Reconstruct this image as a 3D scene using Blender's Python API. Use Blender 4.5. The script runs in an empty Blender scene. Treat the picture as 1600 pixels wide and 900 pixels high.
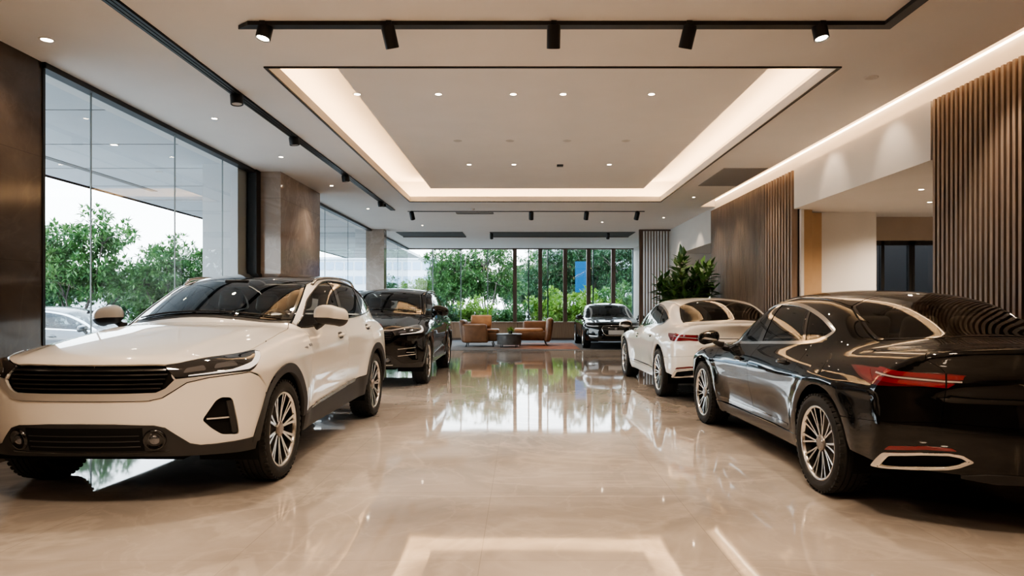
import bpy, bmesh, math, random
import numpy as np
from mathutils import Vector, Matrix
from mathutils.geometry import delaunay_2d_cdt
random.seed(7); np.random.seed(7)
C = bpy.context.scene.collection
PI = math.pi

# ------------------------------------------------------------------ objects
def obj(name, me, mat=None, parent=None, loc=None, rotz=None):
    o = bpy.data.objects.new(name, me); C.objects.link(o)
    if mat is not None and me is not None and not me.materials:
        me.materials.append(mat)
    if parent is not None: o.parent = parent
    if loc is not None: o.location = loc
    if rotz is not None: o.rotation_euler = (0, 0, rotz)
    return o
def tag(o, label, cat, group=None, kind=None):
    o['label'] = label; o['category'] = cat
    if group: o['group'] = group
    if kind: o['kind'] = kind
    return o
def thing(name, label, cat, loc=(0, 0, 0), rotz=0, group=None):
    o = bpy.data.objects.new(name, None); C.objects.link(o)
    o.empty_display_size = .1
    o.location = loc; o.rotation_euler = (0, 0, rotz)
    return tag(o, label, cat, group)
def struct(name, me, mat, parent=None):
    o = obj(name, me, mat, parent)
    if parent is None: o['kind'] = 'structure'
    return o
def copy_tree(o, parent=None):
    c = o.copy(); C.objects.link(c)
    if parent is not None: c.parent = parent
    for ch in list(o.children): copy_tree(ch, c)
    return c

# ------------------------------------------------------------------ simple mesh builder
class MB:
    def __init__(s): s.v = []; s.f = []; s.sm = []
    def add(s, vs, fs, smooth=False):
        b = len(s.v); s.v += [tuple(p) for p in vs]
        s.f += [tuple(i + b for i in f) for f in fs]; s.sm += [smooth] * len(fs); return s
    def box(s, x0, x1, y0, y1, z0, z1):
        v = [(x, y, z) for x in (x0, x1) for y in (y0, y1) for z in (z0, z1)]
        return s.add(v, [(0, 1, 3, 2), (4, 6, 7, 5), (0, 4, 5, 1), (2, 3, 7, 6), (0, 2, 6, 4), (1, 5, 7, 3)])
    def obox(s, c, ax, ay, az, hx, hy, hz):
        c = Vector(c); ax = Vector(ax).normalized(); ay = Vector(ay).normalized(); az = Vector(az).normalized()
        v = [c + ax * hx * i + ay * hy * j + az * hz * k for i in (-1, 1) for j in (-1, 1) for k in (-1, 1)]
        return s.add(v, [(0, 1, 3, 2), (4, 6, 7, 5), (0, 4, 5, 1), (2, 3, 7, 6), (0, 2, 6, 4), (1, 5, 7, 3)])
    def quad(s, a, b, c, d): return s.add([a, b, c, d], [(0, 1, 2, 3)])
    def lathe(s, prof, n=32, axis='z', c=(0, 0, 0), smooth=True, caps=False):
        vs = []; m = len(prof)
        for k in range(n):
            a = 2 * PI * k / n; ca, sa = math.cos(a), math.sin(a)
            for r, h in prof:
                if axis == 'z': p = (r * ca, r * sa, h)
                elif axis == 'x': p = (h, r * ca, r * sa)
                else: p = (r * sa, h, r * ca)
                vs.append((p[0] + c[0], p[1] + c[1], p[2] + c[2]))
        fs = []
        for k in range(n):
            k2 = (k + 1) % n
            for j in range(m - 1): fs.append((k * m + j, k2 * m + j, k2 * m + j + 1, k * m + j + 1))
        if caps:
            fs.append(tuple(k * m for k in range(n))[::-1]); fs.append(tuple(k * m + m - 1 for k in range(n)))
        return s.add(vs, fs, smooth)
    def tube(s, pts, r, n=8, closed=False, smooth=True):
        pts = [Vector(p) for p in pts]; N = len(pts); vs = []
        rr = r if isinstance(r, (list, tuple)) else [r] * N
        prev = None
        for i, p in enumerate(pts):
            if closed: t = pts[(i + 1) % N] - pts[i - 1]
            else: t = pts[min(i + 1, N - 1)] - pts[max(i - 1, 0)]
            t = t.normalized() if t.length > 1e-9 else Vector((0, 0, 1))
            if prev is None:
                up = Vector((0, 0, 1)) if abs(t.z) < .9 else Vector((1, 0, 0))
                a = t.cross(up).normalized()
            else:
                a = (prev - t * prev.dot(t))
                a = a.normalized() if a.length > 1e-6 else t.orthogonal().normalized()
            prev = a; b = t.cross(a)
            for k in range(n):
                an = 2 * PI * k / n; vs.append(p + (a * math.cos(an) + b * math.sin(an)) * rr[i])
        fs = []
        for i in range(N if closed else N - 1):
            j = (i + 1) % N
            for k in range(n):
                k2 = (k + 1) % n; fs.append((i * n + k, i * n + k2, j * n + k2, j * n + k))
        if not closed:
            fs.append(tuple(range(n))[::-1]); fs.append(tuple((N - 1) * n + k for k in range(n)))
        return s.add(vs, fs, smooth)
    def mesh(s, name='m', bevel=0, fix=True):
        me = bpy.data.meshes.new(name); me.from_pydata([tuple(p) for p in s.v], [], s.f)
        me.polygons.foreach_set('use_smooth', s.sm)
        if bevel or fix:
            bm = bmesh.new(); bm.from_mesh(me)
            if fix: bmesh.ops.recalc_face_normals(bm, faces=bm.faces)
            if bevel:
                ed = [e for e in bm.edges if len(e.link_faces) == 2 and e.calc_face_angle(0) > .6]
                bmesh.ops.bevel(bm, geom=ed, offset=bevel, segments=2, profile=.6, affect='EDGES')
            bm.to_mesh(me); bm.free()
        me.update(); return me
def sharp(me, ang=.6):
    me.polygons.foreach_set('use_smooth', [True] * len(me.polygons))
    try: me.set_sharp_from_angle(angle=ang)
    except Exception: pass
    return me
def blob(vs_fs_builder=None, **k): pass
def subsurf_mesh(cage_v, cage_f, levels=2, crease=None):
    me = bpy.data.meshes.new('c'); me.from_pydata(cage_v, [], cage_f)
    o = bpy.data.objects.new('c', me); C.objects.link(o)
    m = o.modifiers.new('s', 'SUBSURF'); m.levels = levels
    dg = bpy.context.evaluated_depsgraph_get(); dg.update()
    r = bpy.data.meshes.new_from_object(o.evaluated_get(dg))
    bpy.data.objects.remove(o); bpy.data.meshes.remove(me)
    r.polygons.foreach_set('use_smooth', [True] * len(r.polygons)); return r
def rounded_box_mesh(x0, x1, y0, y1, z0, z1, r, seg=3, xf=None):
    bm = bmesh.new(); bmesh.ops.create_cube(bm, size=1)
    for v in bm.verts:
        v.co = ((x0 + x1) / 2 + v.co.x * (x1 - x0), (y0 + y1) / 2 + v.co.y * (y1 - y0), (z0 + z1) / 2 + v.co.z * (z1 - z0))
    bmesh.ops.bevel(bm, geom=list(bm.edges), offset=r, segments=seg, profile=.5, affect='EDGES')
    if xf is not None:
        for v in bm.verts: v.co = xf(v.co)
    me = bpy.data.meshes.new('rb'); bm.to_mesh(me); bm.free()
    return sharp(me, 1.2)
def join_meshes(ms):
    bm = bmesh.new()
    for m in ms: bm.from_mesh(m)
    me = bpy.data.meshes.new('j'); bm.to_mesh(me); bm.free(); return sharp(me, .7)

# ------------------------------------------------------------------ implicit surfaces
class Sp:
    """smoothed table through knots"""
    def __init__(s, pts, sig=.04, n=1600):
        xs = np.array([p[0] for p in pts], float); ys = np.array([p[1] for p in pts], float)
        pad = (xs[-1] - xs[0]) * .2 + .2
        s.x = np.linspace(xs[0] - pad, xs[-1] + pad, n)
        h = np.diff(xs); d = np.diff(ys) / h; m = np.zeros_like(ys)
        m[0] = d[0]; m[-1] = d[-1]
        for i in range(1, len(xs) - 1):
            if d[i - 1] * d[i] > 0:
                w1 = 2 * h[i] + h[i - 1]; w2 = h[i] + 2 * h[i - 1]
                m[i] = (w1 + w2) / (w1 / d[i - 1] + w2 / d[i])
        X = s.x; i = np.clip(np.searchsorted(xs, X) - 1, 0, len(xs) - 2)
        t = (X - xs[i]) / h[i]; tt = np.clip(t, 0, 1)
        y = ((2 * tt**3 - 3 * tt**2 + 1) * ys[i] + (tt**3 - 2 * tt**2 + tt) * h[i] * m[i] + (-2 * tt**3 + 3 * tt**2) * ys[i + 1] + (tt**3 - tt**2) * h[i] * m[i + 1])
        y = np.where(t < 0, ys[0] + (X - xs[0]) * m[0], np.where(t > 1, ys[-1] + (X - xs[-1]) * m[-1], y))
        dx = X[1] - X[0]; k = int(max(1, 3 * sig / dx)); g = np.exp(-.5 * (np.arange(-k, k + 1) * dx / sig)**2); g /= g.sum()
        s.y = np.convolve(np.pad(y, k, mode='reflect', reflect_type='odd'), g, mode='valid')
    def __call__(s, x): return np.interp(x, s.x, s.y)
def smax(a, b, k):
    return np.maximum(a, b) + np.maximum(k - np.abs(a - b), 0)**2 / (4 * k)
def smin(a, b, k):
    return np.minimum(a, b) - np.maximum(k - np.abs(a - b), 0)**2 / (4 * k)
def gss(x, c, w): return np.exp(-((x - c) / w)**2)
def step(x, a, b):
    t = np.clip((x - a) / (b - a), 0, 1); return t * t * (3 - 2 * t)
def grad(f, P, e=.006):
    g = np.empty_like(P)
    for i in range(3):
        d = np.zeros(3); d[i] = e; g[:, i] = f(P + d) - f(P - d)
    return g / np.maximum(np.linalg.norm(g, axis=1, keepdims=True), 1e-9)
def raycast(f, O, D, tmax, n=70):
    """outermost crossing along each ray, marching from outside in"""
    N = len(O); hi = np.full(N, tmax); lo = np.zeros(N); done = np.zeros(N, bool)
    ts = np.linspace(tmax, 0, n)
    prev = ts[0]
    for t in ts[1:]:
        todo = ~done
        if not todo.any(): break
        ins = f(O[todo] + D[todo] * t) < 0
        idx = np.where(todo)[0][ins]
        hi[idx] = prev; lo[idx] = t; done[idx] = True; prev = t
    for _ in range(24):
        mid = (lo + hi) / 2; ins = f(O + D * mid[:, None]) < 0
        lo = np.where(ins, mid, lo); hi = np.where(ins, hi, mid)
    return O + D * ((lo + hi) / 2)[:, None]

class PTop:      # (x, y) seen from above
    def to2(s, P): return P[:, :2].copy()
    def ray(s, U):
        O = np.c_[U, np.full(len(U), .45)]; D = np.tile([0., 0, 1], (len(U), 1)); return O, D, 1.6
class PCyl:      # (y, angle) around a lengthwise axis
    def __init__(s, z0=.62, R=.8): s.z0 = z0; s.R = R
    def to2(s, P): return np.c_[P[:, 1], np.arctan2(P[:, 0], P[:, 2] - s.z0) * s.R]
    def ray(s, U):
        a = U[:, 1] / s.R; O = np.c_[np.zeros(len(U)), U[:, 0], np.full(len(U), s.z0)]
        return O, np.c_[np.sin(a), np.zeros(len(U)), np.cos(a)], 1.4
class PPer:      # (run along the plan outline from the nose or tail, z)
    def __init__(s, a, y0, y1, end=0, R=.5): s.a = a; s.y0 = y0; s.y1 = y1; s.R = R; s.end = end
    def to2(s, P):
        x = np.abs(P[:, 0]); sg = np.where(P[:, 0] < 0, -1., 1.); y = P[:, 1]
        if s.end: d = y - s.y1
        else: d = s.y0 - y
        u = np.where(d > 0, np.where(x <= s.a, x, s.a + s.R * np.arctan2(x - s.a, np.maximum(d, 1e-9))), s.a + s.R * PI / 2 - d)
        return np.c_[u * sg, P[:, 2]]
    def ray(s, U):
        u = np.abs(U[:, 0]); sg = np.where(U[:, 0] < 0, -1., 1.); c1 = s.a; c2 = s.a + s.R * PI / 2
        ang = np.clip((u - c1) / s.R, 0, PI / 2)
        ox = np.minimum(u, c1); dy = np.maximum(u - c2, 0)
        oy = (s.y1 - dy) if s.end else (s.y0 + dy)
        O = np.c_[ox * sg, oy, U[:, 1]]
        D = np.c_[np.sin(ang) * sg, np.cos(ang) * (1 if s.end else -1), np.zeros(len(U))]
        return O, D, 1.5
class PSide:     # (y, z) seen from +x
    def to2(s, P): return P[:, 1:].copy()
    def ray(s, U): return np.c_[np.zeros(len(U)), U], np.tile([1., 0, 0], (len(U), 1)), 1.4

def crom(pts, n=8, closed=False):
    P = np.array(pts, float); N = len(P); out = []
    rng = range(N if closed else N - 1)
    for i in rng:
        if closed: p0, p1, p2, p3 = P[i - 1], P[i], P[(i + 1) % N], P[(i + 2) % N]
        else: p0, p1, p2, p3 = P[max(i - 1, 0)], P[i], P[i + 1], P[min(i + 2, N - 1)]
        for t in np.arange(n) / n:
            out.append(.5 * (2 * p1 + (p2 - p0) * t + (2 * p0 - 5 * p1 + 4 * p2 - p3) * t * t + (3 * p1 - p0 - 3 * p2 + p3) * t**3))
    if not closed: out.append(P[-1])
    return np.array(out)
def dense(P, h, closed=False):
    P = np.asarray(P, float); Q = np.vstack([P, P[:1]]) if closed else P
    out = []
    for a, b in zip(Q[:-1], Q[1:]):
        k = max(1, int(np.ceil(np.linalg.norm(b - a) / h)))
        for t in np.arange(k) / k: out.append(a + (b - a) * t)
    if not closed: out.append(Q[-1])
    return np.array(out)
def rounded(P, r=.02, n=4):
    """round the corners of a closed 2D polygon"""
    P = np.asarray(P, float); out = []; N = len(P)
    for i in range(N):
        a, b, c = P[i - 1], P[i], P[(i + 1) % N]
        l1 = np.linalg.norm(a - b); l2 = np.linalg.norm(c - b); rr = min(r, l1 * .45, l2 * .45)
        p = b + (a - b) / max(l1, 1e-9) * rr; q = b + (c - b) / max(l2, 1e-9) * rr
        for t in np.linspace(0, 1, n): out.append((1 - t)**2 * p + 2 * t * (1 - t) * b + t * t * q)
    return np.array(out)
def arc(cy, cz, R, a0, a1, n=24):
    a = np.radians(np.linspace(a0, a1, n)); return np.c_[cy + R * np.cos(a), cz + R * np.sin(a)]
def inpoly(P, poly):
    x, y = P[:, 0], P[:, 1]; r = np.zeros(len(P), bool); a = poly; b = np.roll(poly, -1, 0)
    for (x1, y1), (x2, y2) in zip(a, b):
        if y1 == y2: continue
        c = ((y1 > y) != (y2 > y)) & (x < (x2 - x1) * (y - y1) / (y2 - y1) + x1); r ^= c
    return r
def inset(L, d):
    if d == 0: return L
    A = .5 * np.sum(L[:, 0] * np.roll(L[:, 1], -1) - np.roll(L[:, 0], -1) * L[:, 1])
    t = np.roll(L, -1, 0) - np.roll(L, 1, 0); t /= np.maximum(np.linalg.norm(t, axis=1, keepdims=True), 1e-9)
    nrm = np.c_[-t[:, 1], t[:, 0]] * (1 if A > 0 else -1)
    return L + nrm * d
class Surf:
    def __init__(s, f, lift=None): s.f = f
    def lift(s, U, prm):
        O, D, t = prm.ray(np.asarray(U, float)); return raycast(s.f, O, D, t)
    def patch(s, loops3, prm, h=.03, off=0., gap=.002, rim=.018, bh=.018, fun=None):
        """mesh patch of the surface bounded by 3D loops (first outer, rest holes)"""
        L2 = []
        for k, L in enumerate(loops3):
            l = dense(prm.to2(np.asarray(L)), bh, True)
            # drop near duplicates
            keep = np.linalg.norm(l - np.roll(l, 1, 0), axis=1) > bh * .12
            l = l[keep]; l = inset(l, gap if k == 0 else -gap); L2.append(l)
        B = np.vstack(L2); E = []; o = 0
        for l in L2:
            n = len(l); E += [(o + i, o + (i + 1) % n) for i in range(n)]; o += n
        mn = B.min(0); mx = B.max(0)
        gx, gy = np.meshgrid(np.arange(mn[0] + h * .37, mx[0], h), np.arange(mn[1] + h * .41, mx[1], h))
        gx = gx + (np.arange(gx.shape[0]) % 2)[:, None] * h * .5
        G = np.c_[gx.ravel(), gy.ravel()]
        if len(G):
            m = inpoly(G, L2[0])
            for l in L2[1:]: m &= ~inpoly(G, l)
            G = G[m]
        if len(G):
            d = np.full(len(G), 9.)
            for b in B: d = np.minimum(d, (G[:, 0] - b[0])**2 + (G[:, 1] - b[1])**2)
            G = G[d > (min(h, bh) * .6)**2]
        V = np.vstack([B, G]) if len(G) else B
        vo, eo, fo, ov, oe, of = delaunay_2d_cdt([Vector(p) for p in V], E, [], 0, 1e-6)
        U = np.array([tuple(v) for v in vo]); F = np.array([tuple(t) for t in fo])
        cen = U[F].mean(1); m = inpoly(cen, L2[0])
        for l in L2[1:]: m &= ~inpoly(cen, l)
        F = F[m]
        used = np.unique(F); mp = -np.ones(len(U), int); mp[used] = np.arange(len(used)); F = mp[F]; U = U[used]
        O, D, t = prm.ray(U); P = raycast(s.f, O, D, t); N = grad(s.f, P)
        if fun is not None: P = P + N * fun(U, P)[:, None]
        P = P + N * off
        # orient
        a, b, c = P[F[:, 0]], P[F[:, 1]], P[F[:, 2]]
        fn = np.cross(b - a, c - a); flip = (fn * (N[F[:, 0]] + N[F[:, 1]] + N[F[:, 2]])).sum(1) < 0
        F[flip] = F[flip][:, ::-1]
        faces = [tuple(int(i) for i in t) for t in F]
        if rim:
            cnt = {}
            for t in faces:
                for i in range(3):
                    e = (t[i], t[(i + 1) % 3]); cnt[e] = 1
            bd = [e for e in cnt if (e[1], e[0]) not in cnt]
            acc = {}
            for i, j in bd:
                tt = P[j] - P[i]; sd = np.cross(tt, N[i]); l = np.linalg.norm(sd)
                if l > 1e-9:
                    for q in (i, j): acc[q] = acc.get(q, 0) + sd / l
            top = {}; bot = {}; nv = len(P); exP = []; exN = []
            for q, sd in acc.items():
                sd = sd / max(np.linalg.norm(sd), 1e-9)
                top[q] = nv + len(exP); exP.append(P[q]); exN.append(sd * .8 + N[q] * .6)
                bot[q] = nv + len(exP); exP.append(P[q] - N[q] * rim); exN.append(sd)
            for i, j in bd:
                if i in top and j in top: faces.append((top[i], bot[i], bot[j], top[j]))
            if exP: P = np.vstack([P, exP]); N = np.vstack([N, exN])
        N = N / np.maximum(np.linalg.norm(N, axis=1, keepdims=True), 1e-9)
        return P, N, faces
def pmesh(data, mirror=False):
    P, N, F = data
    if mirror:
        P = P * [-1, 1, 1]; N = N * [-1, 1, 1]; F = [tuple(t[::-1]) for t in F]
    me = bpy.data.meshes.new('p'); me.from_pydata(P.tolist(), [], F)
    me.polygons.foreach_set('use_smooth', [True] * len(me.polygons)); me.update()
    if len(me.vertices) == len(N): me.normals_split_custom_set_from_vertices(N.tolist())
    return me
def strip_mesh(L0, L1, mirror=False):
    """open ribbon between two 3D polylines"""
    n = len(L0); s = MB(); v = [tuple(p) for p in L0] + [tuple(p) for p in L1]
    if mirror: v = [(-p[0], p[1], p[2]) for p in v]
    s.add(v, [(i, i + 1, n + i + 1, n + i) for i in range(n - 1)], True); return s.mesh()
# ------------------------------------------------------------------ materials
def nmat(name):
    m = bpy.data.materials.new(name); m.use_nodes = True; nt = m.node_tree; nt.nodes.clear()
    out = nt.nodes.new('ShaderNodeOutputMaterial'); return m, nt, out
def N(nt, t, **k):
    n = nt.nodes.new('ShaderNode' + t)
    for a, b in k.items():
        if a.startswith('_'): setattr(n, a[1:], b)
        else: n.inputs[a.replace('__', ' ')].default_value = b
    return n
def L(nt, a, b): nt.links.new(a, b)
def pbr(name, col, rough=.5, metal=0., coat=0., spec=.5, emis=None, es=0., sheen=0.):
    m, nt, out = nmat(name); p = N(nt, 'BsdfPrincipled')
    p.inputs['Base Color'].default_value = (*col, 1); p.inputs['Roughness'].default_value = rough; p.inputs['Metallic'].default_value = metal
    p.inputs['Coat Weight'].default_value = coat; p.inputs['Coat Roughness'].default_value = .02; p.inputs['Specular IOR Level'].default_value = spec
    if emis: p.inputs['Emission Color'].default_value = (*emis, 1); p.inputs['Emission Strength'].default_value = es
    if sheen: p.inputs['Sheen Weight'].default_value = sheen
    L(nt, p.outputs[0], out.inputs[0]); return m
def noisy(name, c0, c1, scale=8., rough=.5, detail=6., bump=0., stretch=(1, 1, 1), metal=0., coat=0., r2=None, lo=.35, hi=.65):
    m, nt, out = nmat(name); p = N(nt, 'BsdfPrincipled'); tc = N(nt, 'TexCoord'); mp = N(nt, 'Mapping'); mp.inputs['Scale'].default_value = stretch
    n = N(nt, 'TexNoise'); n.inputs['Scale'].default_value = scale; n.inputs['Detail'].default_value = detail
    r = N(nt, 'ValToRGB'); r.color_ramp.elements[0].position = lo; r.color_ramp.elements[1].position = hi
    r.color_ramp.elements[0].color = (*c0, 1); r.color_ramp.elements[1].color = (*c1, 1)
    L(nt, tc.outputs['Object'], mp.inputs[0]); L(nt, mp.outputs[0], n.inputs['Vector']); L(nt, n.outputs['Fac'], r.inputs[0]); L(nt, r.outputs[0], p.inputs['Base Color'])
    p.inputs['Roughness'].default_value = rough; p.inputs['Metallic'].default_value = metal; p.inputs['Coat Weight'].default_value = coat
    if bump:
        b = N(nt, 'Bump'); b.inputs['Strength'].default_value = bump; b.inputs['Distance'].default_value = .01
        L(nt, n.outputs['Fac'], b.inputs['Height']); L(nt, b.outputs[0], p.inputs['Normal'])
    L(nt, p.outputs[0], out.inputs[0]); return m
def paint(name, col, flake=0., rough=.35, metal=0., spec=.5):
    m, nt, out = nmat(name); p = N(nt, 'BsdfPrincipled')
    p.inputs['Base Color'].default_value = (*col, 1); p.inputs['Roughness'].default_value = rough; p.inputs['Metallic'].default_value = metal
    p.inputs['Specular IOR Level'].default_value = spec; p.inputs['Coat Weight'].default_value = 1.; p.inputs['Coat Roughness'].default_value = .012; p.inputs['Coat IOR'].default_value = 1.55
    d = N(nt, 'BsdfDiffuse'); d.inputs['Color'].default_value = (.012, .012, .012, 1)
    g = N(nt, 'NewGeometry'); mx = N(nt, 'MixShader')
    L(nt, g.outputs['Backfacing'], mx.inputs[0]); L(nt, p.outputs[0], mx.inputs[1]); L(nt, d.outputs[0], mx.inputs[2]); L(nt, mx.outputs[0], out.inputs[0]); return m
def glassmat(name, tint, ior=1.5, refl=1.):
    m, nt, out = nmat(name); t = N(nt, 'BsdfTransparent'); t.inputs[0].default_value = (*tint, 1)
    g = N(nt, 'BsdfGlossy'); g.inputs['Roughness'].default_value = .0; g.inputs['Color'].default_value = (refl, refl, refl, 1)
    f = N(nt, 'Fresnel'); f.inputs['IOR'].default_value = ior; mx = N(nt, 'MixShader')
    L(nt, f.outputs[0], mx.inputs[0]); L(nt, t.outputs[0], mx.inputs[1]); L(nt, g.outputs[0], mx.inputs[2]); L(nt, mx.outputs[0], out.inputs[0]); return m
def emit(name, col, s):
    m, nt, out = nmat(name); e = N(nt, 'Emission'); e.inputs[0].default_value = (*col, 1); e.inputs[1].default_value = s
    L(nt, e.outputs[0], out.inputs[0]); return m
MT = dict(
 white=paint('pearl_white_paint', (.80, .765, .71)), black=paint('black_paint', (.003, .003, .0032), rough=.3, spec=.02), brown=paint('deep_brown_black_paint', (.006, .0045, .004), rough=.3, spec=.02), silver=paint('silver_paint', (.05, .054, .06), rough=.4),
 plastic=pbr('black_plastic', (.022, .022, .023), .55), gloss=pbr('gloss_black', (.006, .006, .007), .08, coat=.6), dark=pbr('dark_void', (.006, .006, .006), .8, spec=.2),
 chrome=pbr('chrome', (.82, .80, .77), .12, 1.), satin=pbr('satin_silver', (.66, .64, .61), .33, .55), bars=pbr('grille_bars', (.11, .11, .115), .18, .8, coat=.5),
 lampblack=pbr('lamp_glass', (.014, .015, .017), .05, coat=1.), drl=pbr('light_guide', (.75, .76, .78), .15, coat=1., emis=(1, 1, 1), es=.25), lens=pbr('lamp_lens', (.20, .21, .23), .08, .8, coat=1.),
 red=pbr('red_lamp', (.15, .003, .006), .12, coat=1.), redl=pbr('red_light_guide', (.16, .004, .008), .12, coat=1., emis=(1, .02, .03), es=.02), whitebar=pbr('pale_light_guide', (.42, .37, .355), .15, coat=1.), reddark=pbr('dark_red_lens', (.09, .003, .006), .06, coat=1.),
 rubber=noisy('tyre_rubber', (.010, .010, .010), (.018, .017, .016), 30, .7), alloy=pbr('machined_alloy', (.78, .75, .71), .22, 1.), darkmetal=pbr('dark_wheel_barrel', (.012, .012, .012), .4, .3), disc=pbr('brake_disc', (.20, .19, .18), .4, .8), hub=pbr('hub_cap', (.32, .29, .27), .3, .8),
 seat=noisy('seat_cloth', (.022, .021, .020), (.038, .036, .034), 60, .75), seatb=noisy('beige_seat_leather', (.16, .135, .11), (.20, .17, .14), 30, .6), dash=pbr('dashboard_plastic', (.018, .018, .019), .6),
 wglass=glassmat('windscreen_glass', (.82, .87, .85)), rail=pbr('roof_rail_metal', (.36, .345, .33), .22, 1.), sglass=glassmat('side_glass', (.52, .56, .56)), tglass=glassmat('rear_glass', (.30, .31, .30)), mirror=pbr('mirror_glass', (.7, .72, .75), .02, 1.), frit=pbr('black_glass_border', (.006, .006, .006), .05, coat=1.),
 roofglass=pbr('black_roof_glass', (.008, .008, .009), .04, coat=1.),
 plate=pbr('blank_plate', (.42, .42, .42), .4), badge=pbr('small_badge', (.25, .25, .27), .3, .8),
)
# ------------------------------------------------------------------ SUV body shape (y = 0 at the front axle, nose towards -y)
SUV_WB = 2.80; SUV_RW = .352
_u = dict(
 plan=Sp([(-.95, .88), (-.5, .915), (0, .938), (.55, .922), (1.4, .918), (2.2, .922), (2.8, .938), (3.3, .92), (3.7, .88)], .12),
 sec=Sp([(.1, .12), (.22, .06), (.38, .018), (.55, .0), (.74, .0), (.87, .012), (.97, .035), (1.06, .075), (1.16, .13), (1.3, .25)], .03),
 top=Sp([(-1.0, .86), (-.86, .885), (-.7, .93), (-.4, .985), (0, 1.04), (.4, 1.085), (.9, 1.105), (2., 1.12), (3., 1.14), (3.7, 1.13)], .08),
 front=Sp([(.15, -.72), (.3, -.80), (.42, -.845), (.55, -.865), (.68, -.872), (.80, -.862), (.90, -.835), (1., -.79)], .03),
 rear=Sp([(.2, 3.50), (.4, 3.64), (.6, 3.69), (.8, 3.69), (1.0, 3.67), (1.2, 3.63)], .04),
 roof=Sp([(-.2, .74), (.3, 1.015), (.55, 1.15), (.9, 1.318), (1.25, 1.455), (1.55, 1.52), (1.9, 1.555), (2.3, 1.565), (2.7, 1.55), (3.1, 1.48), (3.35, 1.36), (3.6, 1.12), (3.8, .9)], .09),
 gw=Sp([(.2, .70), (.6, .77), (1.0, .825), (1.6, .855), (2.3, .855), (2.9, .822), (3.3, .77), (3.7, .70)], .1),
)
def suv_f(P):
    x = np.abs(P[:, 0]); y = P[:, 1]; z = P[:, 2]; u = _u
    W = u['plan'](y) - u['sec'](z)
    mid = step(y, .42, .75) * (1 - step(y, 2.1, 2.42))
    W = W - .03 * gss(z, .50, .14) * mid + .012 * gss(z, .86 + .03 * (y - 1), .05)
    W = W + .012 * (gss(np.hypot(y, z - .36), .50, .09) + gss(np.hypot(y - SUV_WB, z - .36), .50, .09)) * (z < .9)
    side = x - W
    T = u['top'](y) - .075 * (x / .9)**2.4 - .02 * step(x, .55, .85) + .012 * (1 - step(x, .44 + .08 * (y + .8), .56 + .08 * (y + .8))) * (1 - step(y, .3, .7))
    top = z - T
    sw = .30 * (x / .9)**2.8 + .05 * (x / .9)**2
    front = (u['front'](z) + sw) - y
    rear = y - (u['rear'](z) - .30 * (x / .9)**2.6)
    low = smax(side, top, .11); low = smax(low, front, .09); low = smax(low, rear, .10)
    bot = (.215 + .10 * step(-y, .5, .95) + .12 * step(y, 3.2, 3.7)) - z
    low = smax(low, bot, .04)
    ye = y - .24 * (x / .7)**2 * (1 - step(y, 1.2, 2.2)) + .16 * (x / .7)**2 * step(y, 2.6, 3.3)
    g1 = (z - (u['roof'](ye) - .05 * (x / .6)**2)) * .9
    zz = z - 1.08
    g2 = (x - (u['gw'](y) - (.345 * zz) - .22 * zz * zz)) * .9
    gh = np.maximum(smax(g1, g2, .10), .92 - z)
    return smin(low, gh, .035)
# ------------------------------------------------------------------ sedan body shape (y = 0 at the front axle, nose towards -y)
SED_WB = 2.67; SED_RW = .325
_d = dict(
 plan=Sp([(-.95, .83), (-.5, .86), (0, .882), (.55, .872), (1.3, .87), (2.0, .876), (2.67, .898), (3.2, .880), (3.75, .83)], .12),
 sec=Sp([(.1, .12), (.2, .06), (.33, .02), (.48, .0), (.64, .0), (.74, .010), (.82, .03), (.9, .075), (.98, .13), (1.1, .25)], .03),
 top=Sp([(-1.0, .66), (-.82, .705), (-.65, .765), (-.3, .83), (0, .87), (.35, .90), (.9, .92), (2., .955), (2.7, .985), (3.2, 1.005), (3.55, 1.015), (3.8, 1.02)], .08),
 front=Sp([(.12, -.74), (.25, -.82), (.4, -.85), (.55, -.845), (.66, -.82), (.75, -.76), (.85, -.66)], .04),
 rear=Sp([(.15, 3.54), (.27, 3.64), (.4, 3.71), (.55, 3.745), (.66, 3.735), (.78, 3.71), (.88, 3.715), (.98, 3.755), (1.06, 3.79)], .025),
 roof=Sp([(-.4, .60), (.05, .83), (.35, .995), (.7, 1.165), (1.0, 1.28), (1.3, 1.34), (1.65, 1.36), (2.0, 1.348), (2.35, 1.295), (2.7, 1.185), (3.0, 1.07), (3.3, .965), (3.6, .85)], .09),
 gw=Sp([(.1, .66), (.45, .745), (.9, .795), (1.5, .81), (2.1, .80), (2.6, .755), (3.0, .70), (3.4, .63)], .1),
)
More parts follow.
